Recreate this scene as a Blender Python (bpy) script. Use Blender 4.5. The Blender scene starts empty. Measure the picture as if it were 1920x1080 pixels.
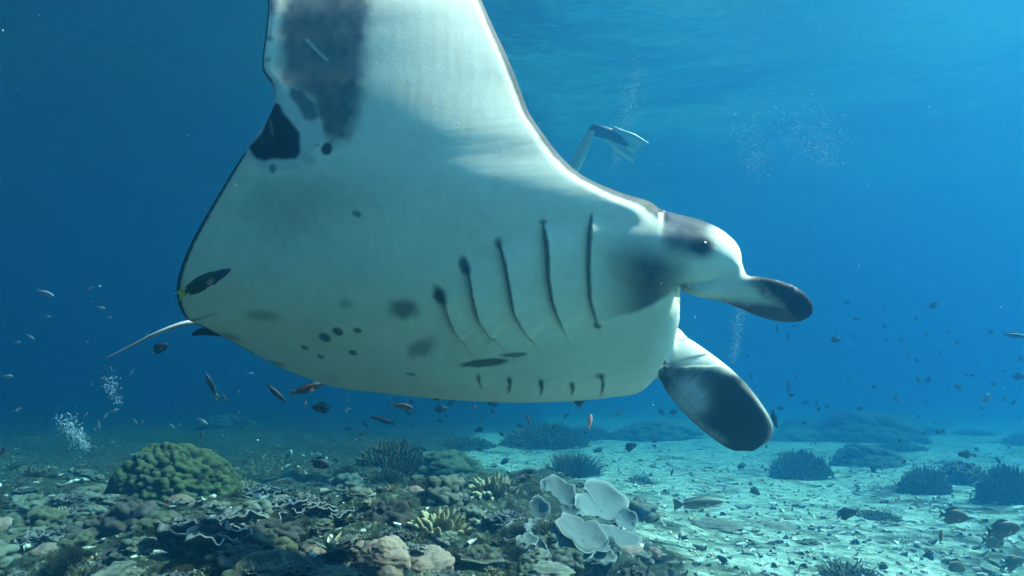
import bpy, bmesh, math, random
import numpy as np
from mathutils import Vector, Matrix, kdtree, noise as mnoise

R = math.radians
rng = np.random.default_rng(11)
random.seed(11)
scene = bpy.context.scene
col = scene.collection

# ------------------------------------------------------------------ camera
FPX, PITCH = 1371.0, R(6.7)          # focal length in photograph pixels (1920 wide)
cam_d = bpy.data.cameras.new('camera')
cam_d.sensor_width = 36.0
cam_d.lens = 36.0 * FPX / 1920.0
cam_d.clip_start, cam_d.clip_end = 0.05, 500
cam = bpy.data.objects.new('camera', cam_d); col.objects.link(cam)
cam.location = (0, 0, 0); cam.rotation_euler = (R(90) + PITCH, 0, 0)
scene.camera = cam
RT = np.array([1.0, 0, 0]); FW = np.array([0, math.cos(PITCH), math.sin(PITCH)]); UP = np.array([0, -math.sin(PITCH), math.cos(PITCH)])
def at(px, py, d):
    """world point that stands d metres into the scene along the line of a photograph pixel"""
    return RT * ((px - 960) / FPX * d) + UP * ((540 - py) / FPX * d) + FW * d

# ------------------------------------------------------------------ light
SUN_EL, SUN_AZ = R(53), R(84)        # azimuth from +Y (ahead) towards +X (right)
L = np.array([math.cos(SUN_EL) * math.sin(SUN_AZ), math.cos(SUN_EL) * math.cos(SUN_AZ), math.sin(SUN_EL)])
sd = bpy.data.lights.new('sun', 'SUN'); sd.energy = 5.0; sd.angle = R(2.0); sd.color = (1.0, 0.79, 0.65)
sun = bpy.data.objects.new('sun', sd); col.objects.link(sun)
sun.rotation_euler = Vector(L).to_track_quat('Z', 'Y').to_euler(); sun.location = (8, 2, 20)
world = bpy.data.worlds.new('World'); scene.world = world; world.use_nodes = True
wn = world.node_tree.nodes; wl = world.node_tree.links
sky = wn.new('ShaderNodeTexSky'); sky.sky_type = 'NISHITA'; sky.sun_disc = False
sky.sun_elevation = SUN_EL; sky.sun_rotation = SUN_AZ
wl.new(sky.outputs[0], wn['Background'].inputs[0]); wn['Background'].inputs[1].default_value = 0.06
vs = scene.view_settings
vs.view_transform = 'Standard'; vs.look = 'None'; vs.gamma = 1; vs.use_curve_mapping = False
vs.exposure = 2.72
cy = scene.cycles
cy.use_denoising = True
cy.max_bounces = 6; cy.diffuse_bounces = 3; cy.glossy_bounces = 2; cy.transmission_bounces = 2
cy.volume_bounces = 3; cy.transparent_max_bounces = 8
cy.caustics_reflective = False; cy.caustics_refractive = False

# ------------------------------------------------------------------ helpers
def tag(o, label=None, cat=None, group=None, kind=None):
    if label: o['label'] = label
    if cat: o['category'] = cat
    if group: o['group'] = group
    if kind: o['kind'] = kind
    return o
def mesh_obj(name, V, F, mat=None, parent=None, smooth=True, colors=None):
    me = bpy.data.meshes.new(name)
    V = np.asarray(V, dtype=np.float64)
    me.from_pydata(V.tolist() if len(V) < 200000 else V, [], F if isinstance(F, list) else F.tolist())
    me.update()
    if smooth: me.polygons.foreach_set('use_smooth', np.ones(len(me.polygons), dtype=bool))
    if colors is not None: set_col(me, colors)
    if mat: me.materials.append(mat)
    o = bpy.data.objects.new(name, me); col.objects.link(o)
    if parent: o.parent = parent
    return o
def set_col(me, C):
    C = np.asarray(C, dtype=np.float32)
    if C.shape[1] == 3: C = np.concatenate([C, np.ones((len(C), 1), np.float32)], 1)
    a = me.color_attributes.new('Col', 'FLOAT_COLOR', 'POINT')
    a.data.foreach_set('color', C.ravel())
def grid_faces(nu, nv, wrap_v=False):
    i = np.arange(nu - 1)[:, None]; j = np.arange(nv if wrap_v else nv - 1)[None, :]
    j2 = (j + 1) % nv
    return np.stack([i * nv + j, (i + 1) * nv + j, (i + 1) * nv + j2, i * nv + j2], -1).reshape(-1, 4)
def catmull(P, n):
    """rows of P taken as equally spaced keys, resampled smoothly to n rows"""
    P = np.asarray(P, float); k = len(P)
    Q = np.vstack([2 * P[0] - P[1], P, 2 * P[-1] - P[-2]])
    u = np.linspace(0, k - 1, n); i = np.minimum(u.astype(int), k - 2); t = (u - i)[:, None]
    a, b, c, d = Q[i], Q[i + 1], Q[i + 2], Q[i + 3]
    return 0.5 * (2 * b + (c - a) * t + (2 * a - 5 * b + 4 * c - d) * t ** 2 + (3 * b - a - 3 * c + d) * t ** 3)
def sstep(a, b, x):
    t = np.clip((x - a) / (b - a), 0, 1); return t * t * (3 - 2 * t)
# ---- vectorised value noise
def _hash(ix, iy, iz, s):
    h = (ix * 374761393 + iy * 668265263 + iz * 2147483647 + s * 1274126177) & 0xffffffff
    h = ((h ^ (h >> 13)) * 1274126177) & 0xffffffff
    return ((h ^ (h >> 16)) & 0xffff) / 65535.0
def vnoise(P, s=0):
    P = np.asarray(P, float); I = np.floor(P).astype(np.int64); f = P - I; f = f * f * (3 - 2 * f)
    r = 0
    for dx in (0, 1):
        for dy in (0, 1):
            for dz in (0, 1):
                w = (f[:, 0] if dx else 1 - f[:, 0]) * (f[:, 1] if dy else 1 - f[:, 1]) * (f[:, 2] if dz else 1 - f[:, 2])
                r = r + w * _hash(I[:, 0] + dx, I[:, 1] + dy, I[:, 2] + dz, s)
    return r
def fbm(P, octv=4, s=0, gain=0.5):
    P = np.asarray(P, float); r = 0; a = 1; n = 0
    for o in range(octv):
        r = r + a * vnoise(P * 2 ** o + 17.3 * o, s + o); n += a; a *= gain
    return r / n
# ---- materials
def new_mat(name):
    m = bpy.data.materials.new(name); m.use_nodes = True
    return m, m.node_tree.nodes, m.node_tree.links, m.node_tree.nodes['Principled BSDF']
def attr_mat(name, rough=0.7, nscale=30, var=0.25, bump=0.0, bscale=80, spec=0.3):
    """colour from the vertex pigment, broken up by a little noise, with a fine bump"""
    m, n, l, b = new_mat(name)
    a = n.new('ShaderNodeAttribute'); a.attribute_name = 'Col'
    tc = n.new('ShaderNodeTexCoord')
    nz = n.new('ShaderNodeTexNoise'); nz.inputs['Scale'].default_value = nscale; nz.inputs['Detail'].default_value = 4
    l.new(tc.outputs['Object'], nz.inputs['Vector'])
    mr = n.new('ShaderNodeMapRange'); mr.inputs['From Min'].default_value = 0.3; mr.inputs['From Max'].default_value = 0.7
    mr.inputs['To Min'].default_value = 1 - var; mr.inputs['To Max'].default_value = 1 + var
    l.new(nz.outputs['Fac'], mr.inputs['Value'])
    oi = n.new('ShaderNodeObjectInfo'); om = n.new('ShaderNodeMapRange'); om.inputs['To Min'].default_value = 0.78; om.inputs['To Max'].default_value = 1.22
    l.new(oi.outputs['Random'], om.inputs['Value'])
    mm_ = n.new('ShaderNodeMath'); mm_.operation = 'MULTIPLY'; l.new(mr.outputs[0], mm_.inputs[0]); l.new(om.outputs[0], mm_.inputs[1])
    mx = n.new('ShaderNodeVectorMath'); mx.operation = 'SCALE'
    l.new(a.outputs['Color'], mx.inputs[0]); l.new(mm_.outputs[0], mx.inputs['Scale'])
    l.new(mx.outputs[0], b.inputs['Base Color'])
    b.inputs['Roughness'].default_value = rough; b.inputs['Specular IOR Level'].default_value = spec
    if bump:
        n2 = n.new('ShaderNodeTexNoise'); n2.inputs['Scale'].default_value = bscale; n2.inputs['Detail'].default_value = 5
        l.new(tc.outputs['Object'], n2.inputs['Vector'])
        bp = n.new('ShaderNodeBump'); bp.inputs['Strength'].default_value = bump; bp.inputs['Distance'].default_value = 0.02
        l.new(n2.outputs['Fac'], bp.inputs['Height']); l.new(bp.outputs[0], b.inputs['Normal'])
    return m


# ================================================================== SETTING
def reef_mask(x, y):
    """1 where living reef and dark turf cover the bottom, 0 on open pale sand and rubble"""
    x = np.asarray(x, float); y = np.asarray(y, float)
    P = np.stack([x, y, np.zeros_like(x)], -1).reshape(-1, 3)
    n = (fbm(P * 0.9 + 7.7, 3, 41).reshape(x.shape) - 0.5) * 1.5
    edge = 0.45 + 0.05 * (y - 4)                              # reef ends a little right of the middle
    m = 0.5 + (edge - x) * 0.9 + n
    m = m - 1.7 * sstep(6.5, 9.0, y) * (1 - 0.75 * sstep(13, 20, y))
    # open sand at the far left
    m = m - 3.0 * np.exp(-(((x + 4.1) / 1.15) ** 2 + ((y - 6.2) / 0.9) ** 2))
    return np.clip(sstep(0.15, 0.85, m), 0, 1)
def floor_z(x, y):
    x = np.asarray(x, float); y = np.asarray(y, float)
    P = np.stack([x, y, np.zeros_like(x)], -1).reshape(-1, 3)
    n1 = fbm(P * 0.22 + 3.1, 3, 5).reshape(x.shape) - 0.5
    n2 = fbm(P * 1.3, 4, 9).reshape(x.shape) - 0.5
    n3 = 0.5 - np.abs(fbm(P * 3.2, 4, 19).reshape(x.shape) - 0.5) * 2.4
    rm = reef_mask(x, y)
    near = 1 - 0.6 * sstep(8, 20, y)
    z = -1.10 + 0.30 * n1 + 0.10 * n2 + rm * near * (0.30 * n2 + 0.22 * n3 + 0.03)
    z = z + 0.26 * np.exp(-(((x + 0.75) / 1.5) ** 2 + ((y - 4.3) / 0.9) ** 2))      # reef rise
    z = z + 0.16 * np.exp(-(((x - 0.5) / 0.55) ** 2 + ((y - 5.3) / 0.7) ** 2))
    z = z - 0.022 * np.maximum(y - 6, 0)                                            # falls away with distance
    return z
_gx, _gy = np.arange(-14, 14, .07), np.arange(1.5, 34, .07)
_GZ = floor_z(*np.meshgrid(_gx, _gy, indexing='ij'))
def floor_fast(x, y):
    u = np.clip((x + 14) / .07, 0, len(_gx) - 2); v = np.clip((y - 1.5) / .07, 0, len(_gy) - 2)
    i, j = u.astype(int), v.astype(int); a, b = u - i, v - j
    return (_GZ[i, j] * (1 - a) + _GZ[i + 1, j] * a) * (1 - b) + (_GZ[i, j + 1] * (1 - a) + _GZ[i + 1, j + 1] * a) * b
def ground_at(px, py):
    """where the line of a photograph pixel meets the sea floor"""
    d = at(px, py, 1.0); t = np.linspace(2.0, 40, 2400); Q = d[None] * t[:, None]
    hit = np.where(Q[:, 2] < floor_fast(Q[:, 0], Q[:, 1]))[0]
    return Q[hit[0] if len(hit) else len(t) - 1]

def sweep(keys, n=60, m=28, tip=True, sq=2.0):
    """keys: px, py, d, half height (m), half depth (m), roll (deg): ellipse sections along a path"""
    K = catmull(np.array(keys, float), n)
    C = np.array([at(k[0], k[1], k[2]) for k in K])
    tang = np.gradient(C, axis=0); tang /= np.linalg.norm(tang, axis=1)[:, None]
    V = []
    for c, t, k in zip(C, tang, K):
        side = np.cross(t, FW); side /= np.linalg.norm(side)      # in the picture plane
        dep = np.cross(side, t)
        r = R(k[5]); u = side * math.cos(r) + dep * math.sin(r); w = -side * math.sin(r) + dep * math.cos(r)
        th = np.linspace(0, 2 * math.pi, m, endpoint=False)
        cs, sn = np.cos(th), np.sin(th)
        V.append(c + u * (np.abs(cs) ** (2 / sq) * np.sign(cs) * k[3])[:, None] + w * (np.abs(sn) ** (2 / sq) * np.sign(sn) * k[4])[:, None])
    V = np.concatenate(V); F = grid_faces(n, m, True).tolist()
    F.append(list(range(m))); F.append([(n - 1) * m + k for k in range(m)][::-1])
    return V, F
def join(parts):
    Vs, Fs, o = [], [], 0
    for V, F in parts:
        Vs.append(np.asarray(V)); Fs += [[i + o for i in f] for f in F]; o += len(V)
    return np.concatenate(Vs), Fs
# ------------------------------------------------------------------ sea floor
def build_floor():
    yn = np.concatenate([np.linspace(-40, 1.5, 40)[:-1], 1.5 + (np.linspace(0, 1, 420) ** 2.6) * 46.5])
    xs = np.sign(np.linspace(-1, 1, 460)); xs = xs * (np.abs(np.linspace(-1, 1, 460)) ** 2.0) * 48
    X, Y = np.meshgrid(xs, yn, indexing='ij')
    Z = floor_z(X, Y)
    V = np.stack([X, Y, Z], -1).reshape(-1, 3)
    m, n, l, b = new_mat('sand_and_turf')
    rm = reef_mask(X, Y).reshape(-1)
    at_ = n.new('ShaderNodeAttribute'); at_.attribute_name = 'Col'
    tc = n.new('ShaderNodeTexCoord')
    def nz(scale, detail, rough=.6):
        q = n.new('ShaderNodeTexNoise'); q.inputs['Scale'].default_value = scale; q.inputs['Detail'].default_value = detail; q.inputs['Roughness'].default_value = rough
        l.new(tc.outputs['Object'], q.inputs['Vector']); return q
    def ramp(src, stops):
        r = n.new('ShaderNodeValToRGB'); el = r.color_ramp.elements
        while len(el) < len(stops): el.new(0.5)
        for e_, (p, c) in zip(el, stops): e_.position = p; e_.color = (*c, 1)
        l.new(src, r.inputs[0]); return r
    n1 = nz(9, 8, .7); n2 = nz(28, 6, .65); n3 = nz(2.2, 4)
    sand = ramp(n1.outputs['Fac'], [(.30, (.07, .075, .05)), (.43, (.15, .19, .13)), (.52, (.34, .41, .33)), (.66, (.54, .63, .52))])
    turf = ramp(n2.outputs['Fac'], [(.30, (.012, .014, .010)), (.46, (.032, .036, .022)), (.56, (.065, .068, .042)), (.68, (.20, .21, .16)), (.76, (.45, .45, .38))])
    ad = n.new('ShaderNodeMath'); ad.operation = 'MULTIPLY_ADD'; l.new(n3.outputs['Fac'], ad.inputs[0]); ad.inputs[1].default_value = 2.2
    sb = n.new('ShaderNodeSeparateColor'); l.new(at_.outputs['Color'], sb.inputs[0])
    sc = n.new('ShaderNodeMath'); sc.operation = 'SUBTRACT'; l.new(sb.outputs[0], sc.inputs[0]); sc.inputs[1].default_value = 0.82; l.new(sc.outputs[0], ad.inputs[2])
    fx = n.new('ShaderNodeMapRange'); fx.inputs['From Min'].default_value = .30; fx.inputs['From Max'].default_value = .62; l.new(ad.outputs[0], fx.inputs['Value'])
    mx = n.new('ShaderNodeMix'); mx.data_type = 'RGBA'; l.new(fx.outputs[0], mx.inputs['Factor']); l.new(sand.outputs[0], mx.inputs['A']); l.new(turf.outputs[0], mx.inputs['B'])
    l.new(mx.outputs['Result'], b.inputs['Base Color']); b.inputs['Roughness'].default_value = 0.95; b.inputs['Specular IOR Level'].default_value = .1
    hb = n.new('ShaderNodeMath'); hb.operation = 'ADD'; l.new(n1.outputs['Fac'], hb.inputs[0]); l.new(n2.outputs['Fac'], hb.inputs[1])
    bp = n.new('ShaderNodeBump'); bp.inputs['Strength'].default_value = .9; bp.inputs['Distance'].default_value = .05; l.new(hb.outputs[0], bp.inputs['Height']); l.new(bp.outputs[0], b.inputs['Normal'])
    o = mesh_obj('sea_floor', V, grid_faces(460, len(yn)), m, None, True, np.stack([rm, rm, rm], -1))
    tag(o, 'pale sand and coral rubble sea floor', None, None, 'structure')
    return o
build_floor()
# ------------------------------------------------------------------ water surface and water body
SURF = 4.1
def build_surface():
    n = 320
    s = np.linspace(-1, 1, n); ax = np.sign(s) * np.abs(s) ** 1.7 * 50
    X, Y = np.meshgrid(ax, ax, indexing='ij')
    Z = np.zeros_like(X)
    for k in range(26):
        a = rng.uniform(0, 2 * math.pi) if k > 8 else R(30) + rng.normal(0, .5); wlv = rng.uniform(0.7, 5.5); amp = 0.0032 * wlv
        Z += amp * np.sin(2 * math.pi * (X * math.cos(a) + Y * math.sin(a)) / wlv + rng.uniform(0, 6.28))
    V = np.stack([X, Y, SURF + Z], -1).reshape(-1, 3)
    m, nn, l, b = new_mat('water_surface'); nn.remove(b)
    out = nn['Material Output']
    tr = nn.new('ShaderNodeBsdfTransparent'); gl = nn.new('ShaderNodeBsdfGlossy'); gl.inputs['Roughness'].default_value = 0.22
    fr = nn.new('ShaderNodeFresnel'); fr.inputs['IOR'].default_value = 1.33
    tc = nn.new('ShaderNodeTexCoord'); nz = nn.new('ShaderNodeTexNoise'); nz.inputs['Scale'].default_value = 2.6; nz.inputs['Detail'].default_value = 4
    l.new(tc.outputs['Object'], nz.inputs['Vector'])
    bp = nn.new('ShaderNodeBump'); bp.inputs['Strength'].default_value = 0.35; bp.inputs['Distance'].default_value = 0.12
    l.new(nz.outputs['Fac'], bp.inputs['Height']); l.new(bp.outputs[0], fr.inputs['Normal']); l.new(bp.outputs[0], gl.inputs['Normal'])
    mx = nn.new('ShaderNodeMixShader'); l.new(fr.outputs[0], mx.inputs[0]); l.new(tr.outputs[0], mx.inputs[1]); l.new(gl.outputs[0], mx.inputs[2])
    l.new(mx.outputs[0], out.inputs['Surface'])
    o = mesh_obj('water_surface', V, grid_faces(n, n), m)
    tag(o, 'rippled underside of the sea surface', None, None, 'structure')
build_surface()
def build_haze():
    m, nn, l, b = new_mat('sea_water'); nn.remove(b)
    pv = nn.new('ShaderNodeVolumePrincipled')
    pv.inputs['Color'].default_value = (0.028, 0.175, 0.335, 1); pv.inputs['Density'].default_value = 0.285
    pv.inputs['Absorption Color'].default_value = (0.06, 0.45, 0.62, 1); pv.inputs['Anisotropy'].default_value = 0.9
    l.new(pv.outputs[0], nn['Material Output'].inputs['Volume'])
    bm = bmesh.new(); bmesh.ops.create_cube(bm, size=1)
    zt, zb = SURF - 0.7, -5.5
    for v in bm.verts: v.co = Vector((v.co.x * 104, v.co.y * 104, zb + (v.co.z + .5) * (zt - zb)))
    me = bpy.data.meshes.new('haze'); bm.to_mesh(me); bm.free(); me.materials.append(m)
    o = bpy.data.objects.new('haze', me); col.objects.link(o)
    tag(o, 'blue sea water filling the whole scene', None, None, 'stuff')
build_haze()
# ================================================================== REEF
def shell(G, th):
    """a sheet given as a grid of points (nu, nv, 3) turned into a plate th metres thick with a closed rim"""
    nu, nv = G.shape[:2]
    du = np.gradient(G, axis=0); dv = np.gradient(G, axis=1); n = np.cross(du, dv); n /= np.linalg.norm(n, axis=2)[..., None] + 1e-9
    A = G + n * th / 2; B = G - n * th / 2
    V = np.concatenate([A.reshape(-1, 3), B.reshape(-1, 3)]); o = nu * nv
    F = grid_faces(nu, nv); F = np.concatenate([F, F[:, ::-1] + o]).tolist()
    rim = [i * nv for i in range(nu)] + [(nu - 1) * nv + j for j in range(1, nv)] + [i * nv + nv - 1 for i in range(nu - 2, -1, -1)] + [j for j in range(nv - 2, 0, -1)]
    for a, b in zip(rim, rim[1:] + rim[:1]): F.append([a, b, b + o, a + o])
    return V, F
def tubes(base, dirs, length, r0, r1, bend=0.0, segs=4, sides=5, r=None):
    """many tapered branches at once; returns V, F, t (0 root .. 1 tip)"""
    k = len(base); r = r or rng
    dirs = dirs / np.linalg.norm(dirs, axis=1)[:, None]
    ref = np.where(np.abs(dirs[:, 2:3]) < .9, np.array([[0, 0, 1.0]]), np.array([[1.0, 0, 0]]))
    u = np.cross(dirs, ref); u /= np.linalg.norm(u, axis=1)[:, None]; w = np.cross(dirs, u)
    bd = r.normal(0, bend, (k, 3)); length = np.broadcast_to(length, (k,)); r0 = np.broadcast_to(r0, (k,)); r1 = np.broadcast_to(r1, (k,))
    Vs = []; ts = []; th = np.linspace(0, 2 * math.pi, sides, endpoint=False)
    for s in range(segs + 1):
        t = s / segs; c = base + dirs * (length * t)[:, None] + bd * (t * t * length)[:, None]
        rad = r0 * (1 - t) + r1 * t
        if s == segs: rad = rad * 0.35
        ring = c[:, None] + (u[:, None] * np.cos(th)[None, :, None] + w[:, None] * np.sin(th)[None, :, None]) * rad[:, None, None]
        Vs.append(ring); ts.append(np.full((k, sides), t))
    V = np.stack(Vs, 1).reshape(-1, 3); T = np.stack(ts, 1).reshape(-1)
    per = (segs + 1) * sides
    f = grid_faces(segs + 1, sides, True); cap = [segs * sides + q for q in range(sides)]
    F = (f[None] + (np.arange(k) * per)[:, None, None]).reshape(-1, 4).tolist() + [[c + i * per for c in cap] for i in range(k)]
    return V, F, T
def dome_pts(k, r, rad, flat=0.6, lo=0.05):
    z = r.uniform(lo, 1, k); a = r.uniform(0, 2 * math.pi, k); s = np.sqrt(1 - z * z)
    N = np.stack([s * np.cos(a), s * np.sin(a), z], -1)
    return N * np.array([rad, rad, rad * flat]), N
def lerp_col(a, b, t): return np.asarray(a)[None] * (1 - t[:, None]) + np.asarray(b)[None] * t[:, None]
def P_dome(r, rad, flat, bump, bfreq, ca, cb, nu=40, nv=64, lump=0.25, knob=0.0):
    """massive coral: lumpy dome with small knobs"""
    ph = np.linspace(0, math.pi * .62, nu); th = np.linspace(0, 2 * math.pi, nv, endpoint=False)
    PH, TH = np.meshgrid(ph, th, indexing='ij')
    N = np.stack([np.sin(PH) * np.cos(TH), np.sin(PH) * np.sin(TH), np.cos(PH)], -1).reshape(-1, 3)
    off = r.uniform(0, 50, 3)
    l = fbm(N * 1.6 + off, 3, 3) - .5
    c = 1 - np.abs(vnoise(N * bfreq + off, 7) - .5) * 2; c2 = 1 - np.abs(vnoise(N * bfreq * 2.1 + off, 8) - .5) * 2
    h = (c ** 2 * .7 + c2 ** 2 * .3)
    V = N * np.array([rad, rad, rad * flat]) * (1 + 2 * lump * l + bump * (h - .5))[:, None]
    C = lerp_col(ca, cb, np.clip(h * 1.1 + 0.6 * l, 0, 1))
    F = grid_faces(nu, nv, True).tolist(); F.append([j for j in range(nv)][::-1])
    return V, F, C
def P_cauli(r, rad, flat, k, size, amp, ca, cb, nu=90, nv=150, lump=.2):
    """dome crowded with rounded knobs"""
    ph = np.linspace(0, math.pi * .6, nu); th = np.linspace(0, 2 * math.pi, nv, endpoint=False)
    PH, TH = np.meshgrid(ph, th, indexing='ij')
    N = np.stack([np.sin(PH) * np.cos(TH), np.sin(PH) * np.sin(TH), np.cos(PH)], -1).reshape(-1, 3)
    Q = r.normal(0, 1, (k, 3)); Q /= np.linalg.norm(Q, axis=1)[:, None]; Q[:, 2] = np.abs(Q[:, 2]) * 1.1 - .1; s = size * r.uniform(.6, 1.3, k)
    h = np.zeros(len(N))
    for c, w in zip(Q, s): h = np.maximum(h, np.sqrt(np.clip(1 - ((N - c) ** 2).sum(1) / (w * w), 0, 1)) * (w / size) ** .6)
    off = r.uniform(0, 50, 3); l = fbm(N * 1.6 + off, 3, 3) - .5
    f = fbm(N * 14 + off, 3, 5) - .5
    V = N * np.array([rad, rad, rad * flat]) * (1 + 2 * lump * l + amp * (h - .5) + .05 * f)[:, None]
    F = grid_faces(nu, nv, True).tolist(); F.append([j for j in range(nv)][::-1])
    return V, F, lerp_col(ca, cb, np.clip(h * .9 + .7 * f + .5 * l, 0, 1))
def P_bush(r, rad, flat, k, ln, r0, r1, ca, cb, bend=.25, up=.35, sides=5):
    """branching coral: short branches standing out of a dome"""
    B, N = dome_pts(k, r, rad * .55, flat)
    B *= (1 + 0.25 * (fbm(N * 2.5 + r.uniform(0, 30), 2, 3) - .5))[:, None]
    D = N + np.array([0, 0, up]) + r.normal(0, .28, (k, 3))
    V, F, T = tubes(B, D, ln * r.uniform(.6, 1.15, k), r0, r1, bend, 4, sides, r)
    V2, F2, C2 = P_dome(r, rad * .58, flat, .2, 7, np.asarray(ca) * .5, ca, 14, 24)
    C = lerp_col(ca, cb, sstep(.25, 1.0, T))
    V, F = join([(V, F), (V2, F2)])
    return V, F, np.concatenate([C, C2])
def P_foliose(r, rad, k, ca, cb, tall=.5, wave=.10, th=.010, sweepa=150):
    """whorls of thin upright scrolls with pale growing rims"""
    parts = []; cols = []
    for q in range(k):
        nu, nv = 14, 34
        u = np.linspace(0.05, 1, nu)[:, None]; a0 = r.uniform(0, 2 * math.pi); sp_ = R(r.uniform(.6, 1.1) * sweepa)
        v = np.linspace(-.5, .5, nv)[None]
        sz = rad * r.uniform(.35, .62); a = a0 + v * sp_ * (1 + .25 * u)
        ph1, ph2 = r.uniform(0, 6, 2)
        ripple = (np.sin(v * 19 + ph1) + .7 * np.sin(v * 37 + ph2)) * wave * sz * u ** 2
        rr = sz * (u * (1 + .12 * np.sin(v * 9 + ph2)) * (1 - .35 * (2 * v) ** 4)) + ripple
        z = sz * tall * (u ** 1.7 * (1 + .25 * np.sin(v * 7 + ph1))) - ripple * .6
        cx, cy_ = r.normal(0, rad * .36, 2); cz = rad * .30 * math.exp(-(cx * cx + cy_ * cy_) / (rad * rad * .4))
        G = np.stack([cx + rr * np.cos(a), cy_ + rr * np.sin(a), cz + z * np.ones_like(v)], -1)
        V, F = shell(G, th * (1 if rad > .2 else .8)); parts.append((V, F))
        t = np.broadcast_to(u, (nu, nv)).reshape(-1); t = sstep(.80, 1.0, t)
        cols.append(np.concatenate([lerp_col(ca, cb, t)] * 2))
    V2, F2, C2 = P_dome(r, rad * .55, .55, .3, 6, np.asarray(ca) * .4, np.asarray(ca) * .9, 14, 24)
    V, F = join(parts + [(V2, F2)])
    return V, F, np.concatenate(cols + [C2])
def P_fingers(r, rad, k, ca, cb):
    """leather coral: a broad stalk crowded with blunt fingers"""
    V2, F2, C2 = P_dome(r, rad * .62, .55, .12, 4, np.asarray(ca) * .6, ca, 18, 30)
    B, N = dome_pts(k, r, rad * .55, .55, .1)
    D = N * np.array([1, 1, .8]) + np.array([0, 0, .35]) + r.normal(0, .15, (k, 3))
    V, F, T = tubes(B, D, rad * r.uniform(.45, .75, k), rad * .105, rad * .085, .12, 6, 8, r)
    # blunt ends
    C = lerp_col(np.asarray(ca) * .75, cb, sstep(.1, .9, T))
    V, F = join([(V, F), (V2, F2)]); return V, F, np.concatenate([C, C2])
def P_ear(r, rad, ca, cb, fold=.5, th=.016):
    """folded leathery plate with a rolled pale rim, on a short foot"""
    nu, nv = 22, 56
    u = np.linspace(0.02, 1, nu)[:, None]; v = np.linspace(0, 2 * math.pi, nv)[None]
    p1, p2 = r.uniform(0, 6, 2)
    rr = rad * u * (1 + .16 * np.sin(2 * v + p1) + .09 * np.sin(5 * v + p2) * u + .05 * np.sin(9 * v + p1) * u ** 3)
    z = rad * (fold * u ** 2 * np.sin(2 * v + p2) * .45 + .30 * u ** 2 + .05 * np.sin(7 * v + p1) * u ** 3) - rad * .14 * sstep(.84, 1, u)
    G = np.stack([rr * np.cos(v), rr * np.sin(v), z], -1)
    V, F = shell(G, th); t = np.broadcast_to(u, (nu, nv)).reshape(-1)
    C = np.concatenate([lerp_col(ca, cb, sstep(.86, 1, t))] * 2) * (0.85 + .3 * fbm(V * 25, 3, 3))[:, None]
    fz = np.linspace(0, 1, 6); th_ = np.linspace(0, 2 * math.pi, 12, endpoint=False)
    FV = np.concatenate([np.stack([np.cos(th_) * rad * (.34 - .12 * q), np.sin(th_) * rad * (.34 - .12 * q), np.full(12, -rad * .45 * (1 - q) + rad * .02)], -1) for q in fz])
    FFc = grid_faces(6, 12, True).tolist(); FC = np.tile(np.asarray(ca) * .6, (len(FV), 1))
    V, F = join([(V, F), (FV, FFc)]); V = V + np.array([0, 0, rad * .42])
    return V, F, np.concatenate([C, FC])
def P_blades(r, k, ln, ca, cb):
    parts, cols = [], []
    for q in range(k):
        a = r.uniform(0, 2 * math.pi); til = R(r.uniform(20, 60)); u = np.linspace(0, 1, 12)[:, None]; v = np.linspace(-1, 1, 5)[None]
        w = ln * .13 * np.sin(math.pi * np.clip(u * .9 + .1, 0, 1)) ** .7 * (1 - u ** 5); cur = u ** 2 * .25
        x = ln * (u * math.sin(til) + cur) ; z = ln * (u * math.cos(til) - cur * .4)
        G = np.stack([x + 0 * v, w * v, z + .25 * w * v ** 2], -1)
        Rz = np.array([[math.cos(a), -math.sin(a), 0], [math.sin(a), math.cos(a), 0], [0, 0, 1]])
        V, F = shell(G @ Rz.T, .007); parts.append((V, F)); t = np.broadcast_to(u, (12, 5)).reshape(-1); cols.append(np.concatenate([lerp_col(ca, cb, t)] * 2))
    V, F = join(parts); return V, F, np.concatenate(cols)

M_CORAL = attr_mat('coral_skin', .85, 40, .3, .5, 120, .15)
M_SOFT = attr_mat('soft_coral_skin', .8, 22, .18, .25, 160, .2)
TAN = (.26, .20, .11); OLIVE = (.12, .13, .055); BROWN = (.13, .095, .06); PLUM = (.11, .085, .09); PALE = (.50, .48, .42); GREYB = (.30, .31, .31); ROSE = (.30, .20, .16); CREAM = (.55, .50, .38)
PROTO = {}
def proto(kind, var, fn):
    V, F, C = fn; me = bpy.data.meshes.new(kind)
    me.from_pydata(np.asarray(V).tolist(), [], F); me.update(); me.polygons.foreach_set('use_smooth', np.ones(len(me.polygons), bool)); C = np.asarray(C) * (1.0 if kind in ('elephant_ear_coral', 'boulder_coral', 'finger_coral', 'blade_sponge', 'rock') else .68); set_col(me, np.clip(C, .008, .75))
    me.materials.append(M_SOFT if kind in ('leather_coral', 'elephant_ear_coral', 'finger_coral') else M_CORAL)
    PROTO[(kind, var)] = me
def rg(s): return np.random.default_rng(s)
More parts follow.
